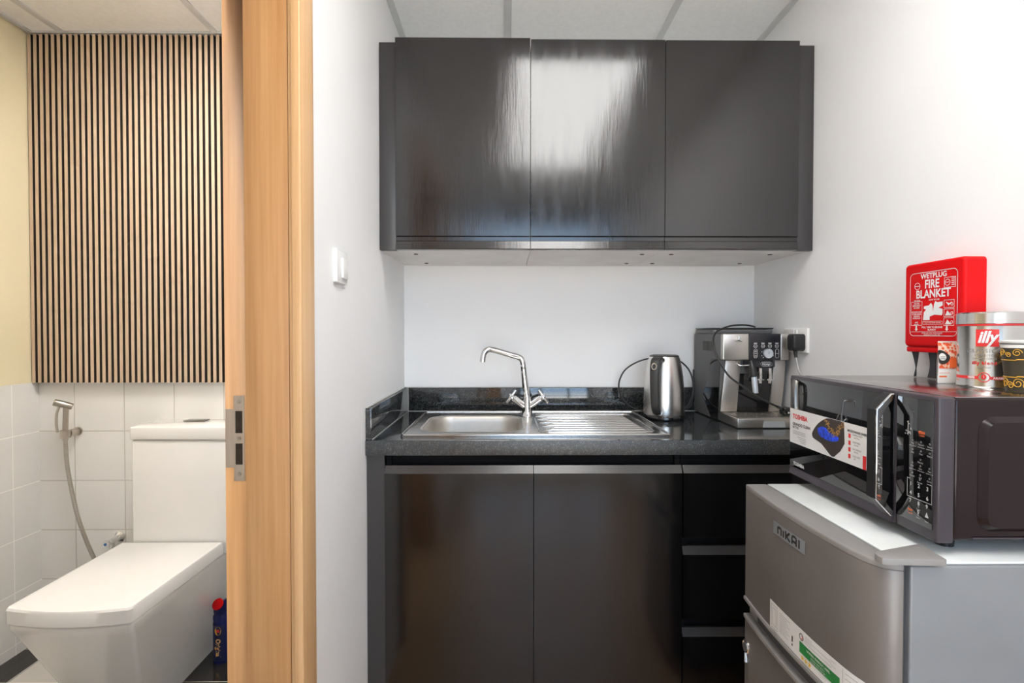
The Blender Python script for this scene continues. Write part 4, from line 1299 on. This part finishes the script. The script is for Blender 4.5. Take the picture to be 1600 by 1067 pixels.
tb('IN CASE', 0.0048, 1.258, 1.3125, 0.0001)
tb('HOW TO USE', 0.0048, 1.208, 1.3125, 0.0001)
for k, ln in enumerate(('FOR FIRE', 'EMERGENCY', 'IN HOME', '', 'KITCHENS AND', 'OTHER AREAS', 'CARAVAN', 'WORKSHOP', '', 'AND', 'BOATS')):
    if ln:
        tb(ln, 0.0050, 1.2595, 1.3055 - 0.0050 * k, 0.0001, 0.85)
# pictogram of a person holding the blanket
pic = [(-1.2395, 1.266), (-1.2205, 1.266), (-1.2205, 1.274), (-1.206, 1.278), (-1.186, 1.276), (-1.184, 1.280), (-1.184, 1.290), (-1.196, 1.293), (-1.184, 1.298), (-1.184, 1.307), (-1.199, 1.306), (-1.2045, 1.309), (-1.208, 1.302), (-1.211, 1.284), (-1.2125, 1.300), (-1.217, 1.3055), (-1.223, 1.300), (-1.237, 1.2985), (-1.238, 1.293), (-1.231, 1.291), (-1.2375, 1.284)]
b.prism(pic, 0, 0.0002, BF)
strokes(b, [(-1.240, 1.256), (-1.240, 1.2625), (-1.184, 1.2625), (-1.184, 1.256)], 0.0008, BF, closed=True)
tb('HOLD AND COVER THE FIRE', 0.0040, 1.212, 1.2592, 0, 0.9)
for zc in (1.301, 1.281, 1.261):
    strokes(b, [(-1.180, zc - 0.0085), (-1.180, zc + 0.0085), (-1.153, zc + 0.0085), (-1.153, zc - 0.0085)], 0.0009, BF, closed=True)
    b.prism([(-1.177, zc - 0.006), (-1.160, zc - 0.006), (-1.167, zc + 0.001), (-1.171, zc + 0.005)] if zc < 1.29 else [(-1.176, zc + 0.005), (-1.168, zc - 0.004), (-1.158, zc + 0.005), (-1.166, zc + 0.001)], 0, 0.0002, BF)
    ring(b, -1.159, zc - 0.001, 0.0035, 0.0012, BF, 12)
tb('PULL TABS TO RELEASE', 0.0062, 1.2135, 1.2490, 0.0001, 0.92)
tb('BLANKET', 0.0056, 1.2135, 1.2430, 0.0001)
for y in (1.260, 1.172):
    b.prism([(-y - 0.0022, 1.253), (-y - 0.0022, 1.245), (-y - 0.0045, 1.245), (-y, 1.240), (-y + 0.0045, 1.245), (-y + 0.0022, 1.245), (-y + 0.0022, 1.253)][::-1], 0, 0.0002, BF)
strokes(b, [(-1.279, 1.2385), (-1.146, 1.2385)], 0.0008, BF)
tb('AFTER USE COOL THE BLANKET', 0.0044, 1.2135, 1.2350, 0, 0.95)
tb('CONFORMS TO BS EN 1869', 0.0040, 1.2135, 1.2310, 0, 0.95)
b.build('printed_instructions', M['ink_w'], case, smooth=False, label='white printed fire blanket instructions')
for ya, yb_, tw in ((1.276, 1.279, 1), (1.224, 1.228, 0)):
    b = MB()
    vs = []
    N = 14
    for i in range(N + 1):
        u = i / N
        z = 1.196 - 0.066 * u
        yc = ya + (yb_ - ya) * u
        wdt = 0.0125 if not tw else 0.0125 - 0.006 * u
        an = (0.95 * u) if tw else 0.25 * math.sin(u * 3)
        xx = 0.992 + 0.004 * math.sin(u * 2.4)
        dv = Vector((math.sin(an) * wdt, math.cos(an) * wdt, 0))
        th = Vector((math.cos(an), -math.sin(an), 0)) * 0.0011
        c0 = Vector((xx, yc, z))
        vs.append([c0 - dv - th, c0 + dv - th, c0 + dv + th, c0 - dv + th])
    b.loft(vs).build('pull_strap', M['strap'], t, 30)

# ------------------------------------------------------------------ things on the microwave
ZMT = ZM1 + 0.0003
t = thing('coffee_pouch', 'white and orange floral coffee pouch behind the silver tin', 'coffee pouch', (0.94, 1.125, ZMT))
px0, px1, pyf, pz = 0.914, 0.972, 1.114, 0.090
lo = []
for z, xl, xr, ya, yb_ in ((0.0, 0.003, 0.0, 0.002, 0.026), (0.004, 0.0, 0.0, 0.0, 0.028), (0.03, 0.002, 0.001, 0.0, 0.026), (0.055, 0.003, 0.0, 0.002, 0.022), (0.075, 0.006, 0.001, 0.006, 0.016), (0.084, 0.0075, 0.002, 0.009, 0.0125), (0.090, 0.008, 0.002, 0.0095, 0.0115)):
    r_ = [(px0 + xl, pyf + ya), (px1 - xr, pyf + ya), (px1 - xr, pyf + yb_), (px0 + xl + 0.95 * (yb_ - ya), pyf + yb_)]
    lo.append([(p[0], p[1], ZMT + z) for p in r_])
MB().loft(lo).build('bag', M['cupw'], t, 30)
bag = t.children[-1]


def pf(x, z, e=0.0004):
    zz = [(0.0, 0.002), (0.004, 0.0), (0.03, 0.0), (0.055, 0.002), (0.075, 0.006), (0.084, 0.009), (0.090, 0.0095)]
    for (za, ya), (zb_, yb2) in zip(zz, zz[1:]):
        if z <= zb_:
            y = ya + (yb2 - ya) * (z - za) / (zb_ - za)
            break
    else:
        y = 0.0095
    return Vector((px0 + x, pyf + y - e - 0.0003, ZMT + z))


def patch(b, x0, x1, z0, z1, e=0.0004, nz=8, xl=None):
    vs = []
    for j in range(nz + 1):
        z = z0 + (z1 - z0) * j / nz
        vs += [pf(x0 if xl is None else xl(z), z, e), pf(x1, z, e)]
    b.raw(vs, [(2 * j, 2 * j + 1, 2 * j + 3, 2 * j + 2) for j in range(nz)])
    return b


patch(MB(), 0.002, 0.044, 0.032, 0.087, xl=lambda z: 0.0035 + 0.06 * max(0, z - 0.03)).build('floral_print', M['pouch'], bag, 30)
patch(MB(), 0.026, 0.0605, 0.034, 0.054, 0.0008).build('red_block', M['ink_o'], bag, 30)
sh = spline([(0.003, 0.070), (0.010, 0.071), (0.019, 0.067), (0.028, 0.057), (0.022, 0.045), (0.011, 0.041), (0.004, 0.044), (0.003, 0.050), (0.003, 0.070)], 5)[:-1]
b = MB()
b.raw([pf(p[0], p[1], 0.0012) for p in sh], [tuple(range(len(sh)))])
b.build('emblem', M['ink_k'], bag, smooth=False)
b = MB()
b.raw([pf(0.0115 + 0.0078 * math.cos(2 * math.pi * k / 24), 0.0565 + 0.0078 * math.sin(2 * math.pi * k / 24), 0.0016) for k in range(24)], [tuple(range(24))])
b.build('emblem_roundel', M['cupw'], bag, smooth=False)
b = MB()
for k in range(2):
    b.raw([pf(0.006, 0.0575 - .004 * k, .002), pf(0.017, 0.0575 - .004 * k, .002), pf(0.017, 0.0555 - .004 * k, .002), pf(0.006, 0.0555 - .004 * k, .002)], [(0, 1, 2, 3)])
for k in range(4):
    b.raw([pf(0.046, 0.081 - .006 * k, .0008), pf(0.059, 0.081 - .006 * k, .0008), pf(0.059, 0.079 - .006 * k, .0008), pf(0.046, 0.079 - .006 * k, .0008)], [(0, 1, 2, 3)])
b.build('small_print', M['ink_g'], bag, smooth=False)
b = MB()
b.raw([pf(0.004, 0.0135), pf(0.020, 0.0135), pf(0.020, 0.0165), pf(0.004, 0.0165)], [(0, 1, 2, 3)])
b.raw([pf(0.004, 0.022), pf(0.026, 0.022), pf(0.026, 0.0228), pf(0.004, 0.0228)], [(0, 1, 2, 3)])
b.build('orange_line', M['ink_o'], bag, smooth=False)

# silver coffee tin
cx_, cy_ = 0.9725, 1.056
t = thing('coffee_tin', 'silver coffee tin with red logo square standing on the microwave', 'tin', (cx_, cy_, ZMT))
T = Matrix.Translation((cx_, cy_, ZMT))
R0 = 0.0515
MB().lathe([(0, 0), (R0, 0), (R0 + 0.001, 0.002), (R0, 0.0045), (R0, 0.121), (R0 - 0.002, 0.125), (0, 0.125)], 72, T).build('body', M['tin'], t)
tb_ = t.children[-1]
MB().lathe([(R0 + 0.0002, 0.1215), (R0 + 0.0012, 0.1222), (R0 + 0.0012, 0.1245), (R0 + 0.0002, 0.125)], 72, T).build('red_seal_band', M['ink_r'], t)
MB().lathe([(R0 + 0.0006, 0.1252), (R0 + 0.0018, 0.126), (R0 + 0.0018, 0.146), (R0 - 0.0005, 0.1485), (R0 - 0.004, 0.149), (0, 0.1475)], 72, T).build('lid', M['tin'], t)
base_a = math.atan2(-cy_, -cx_) - 0.16


def tw(off=0.0):
    def f_(x, z, e):
        an = base_a + x / R0
        rr = R0 + 0.0004 + e + off
        return Vector((cx_ + rr * math.cos(an), cy_ + rr * math.sin(an), ZMT + z))
    return f_


def tpatch(b, x0, x1, z0, z1, off=0.0, n=16):
    f_ = tw(off)
    vs = [f_(x0 + (x1 - x0) * i / n, z, 0) for z in (z0, z1) for i in range(n + 1)]
    b.raw(vs, [(i, i + 1, n + 2 + i, n + 1 + i) for i in range(n)])
    return b


lg = tpatch(MB(), -0.0130, 0.0215, 0.081, 0.1145).build('logo_square', M['ink_r'], tb_)
W1 = tw(0.0006)
MB().text('illy', 0.031, None, 'CENTER', 0.0011, 0.0, 0.28, 0.80, lambda x, y, e: W1(x + 0.0035, 0.0985 + y, 0)).build('lettering', M['ink_w'], lg, smooth=False)
b = MB()
b.text('CLASSICO', 0.0100, None, 'CENTER', 0, 0, 0, 1.0, lambda x, y, e: W1(x, 0.0725 + y, 0), 1.25)
b.text('ESPRESSO', 0.0058, None, 'CENTER', 0, 0, 0, 1.0, lambda x, y, e: W1(x, 0.0635 + y, 0), 1.2)
b.text('GROUND COFFEE', 0.0046, None, 'CENTER', 0, 0, 0, 1.0, lambda x, y, e: W1(x, 0.057 + y, 0))
b.text('classic roast', 0.0042, None, 'CENTER', 0, 0, 0, 1.0, lambda x, y, e: W1(x, 0.040 + y, 0))
b.build('grey_lettering', M['ink_g'], tb_, smooth=False)
b = MB()
b.text('illy blend', 0.0088, None, 'CENTER', 0.0002, 0, 0, 1.0, lambda x, y, e: W1(x, 0.0485 + y, 0), 1.15)
tpatch(b, -0.062, -0.0095, 0.0165, 0.0225)
tpatch(b, 0.0095, 0.062, 0.0165, 0.0225)
n = 28
f_ = tw(0.0003)
for r1, r2 in ((0.0098, 0.0082),):
    vs = [f_(r * math.cos(2 * math.pi * k / n), 0.0205 + r * math.sin(2 * math.pi * k / n), 0) for r in (r1, r2) for k in range(n)]
    b.raw(vs, [(k, (k + 1) % n, n + (k + 1) % n, n + k) for k in range(n)])
vs = [f_(0.0048 * math.cos(2 * math.pi * k / n) * 0.8, 0.0215 + 0.0052 * math.sin(2 * math.pi * k / n), 0) for k in range(n)]
b.raw(vs, [tuple(range(n))])
b.build('red_band', M['ink_r'], tb_, smooth=False)
b = MB()
b.text('100%', 0.0058, None, 'CENTER', 0.0002, 0, 0, 1.0, lambda x, y, e: W1(x - 0.020, 0.0195 + y, 0))
b.text('ARABICA', 0.0056, None, 'CENTER', 0.0002, 0, 0, 1.0, lambda x, y, e: W1(x + 0.025, 0.0195 + y, 0))
b.text('S', 0.0075, None, 'CENTER', 0, 0, 0, 0.5, lambda x, y, e: W1(x, 0.0215 + y, 0.0003))
b.build('white_lettering', M['ink_w'], tb_, smooth=False)

# paper cup
ux, uy = 0.949, 0.957
t = thing('paper_cup', 'dark paper cup with gold swirls beside the silver tin', 'paper cup', (ux, uy, ZMT))
T = Matrix.Translation((ux, uy, ZMT))
H = 0.093
rc = lambda z: 0.0275 + (0.0365 - 0.0275) * z / H
MB().lathe([(0.0, 0.004), (rc(0) - .001, 0.004), (rc(0) - .001, 0.0), (rc(0), 0.0), (rc(H * .86), H * .86), (rc(H * .86) - .0008, H * .86), (rc(0) - 0.0008, 0.0045), (0, 0.0045)], 56, T).build('sleeve', M['cup'], t)
slv = t.children[-1]
MB().lathe([(rc(H * .86) - .0008, H * .86 + .0002), (rc(H * .86), H * .86 + .0002), (rc(H), H - .003), (rc(H) + 0.002, H - 0.0015), (rc(H) + 0.0015, H + .0008), (rc(H) - 0.001, H), (rc(H * .86) - .002, H * .86 + .001)], 56, T).build('rim', M['cupw'], t)
rm = t.children[-1]
MB().lathe([(rc(.0865) + .0003, .0865), (rc(.088) + .0005, .0875), (rc(.0885) + .0003, .0885)], 56, T).build('rim_line', M['ink_k'], rm)
ua = math.atan2(-uy, -ux) - 0.35


def uw(x, z):
    an = ua + x / 0.033
    rr = rc(z) + 0.0005
    return Vector((ux + rr * math.cos(an), uy + rr * math.sin(an), ZMT + z))


b = MB()
for z in (0.058, 0.027):
    b.tube([uw(0.033 * 2 * math.pi * k / 60, z + (0.0015 if k % 30 < 12 else 0)) for k in range(60)], 0.0008, 6, True)
random.seed(3)
for band in ((0.062, 0.077), (0.004, 0.024)):
    for k in range(15):
        x0_ = -0.095 + 0.0135 * k
        zc = (band[0] + band[1]) / 2 + (0.002 if k % 2 else -0.002)
        rr = (band[1] - band[0]) / 2 * (0.95 if k % 2 else 0.7)
        sg = 1 if k % 3 else -1
        b.tube([uw(x0_ + sg * rr * (1 - 0.75 * q_ / 26) * math.cos(q_ * 0.36), max(0.002, zc + rr * (1 - 0.75 * q_ / 26) * math.sin(q_ * 0.36))) for q_ in range(27)], 0.0006, 5)
b.build('gold_swirls', M['cupgold'], slv, 60)
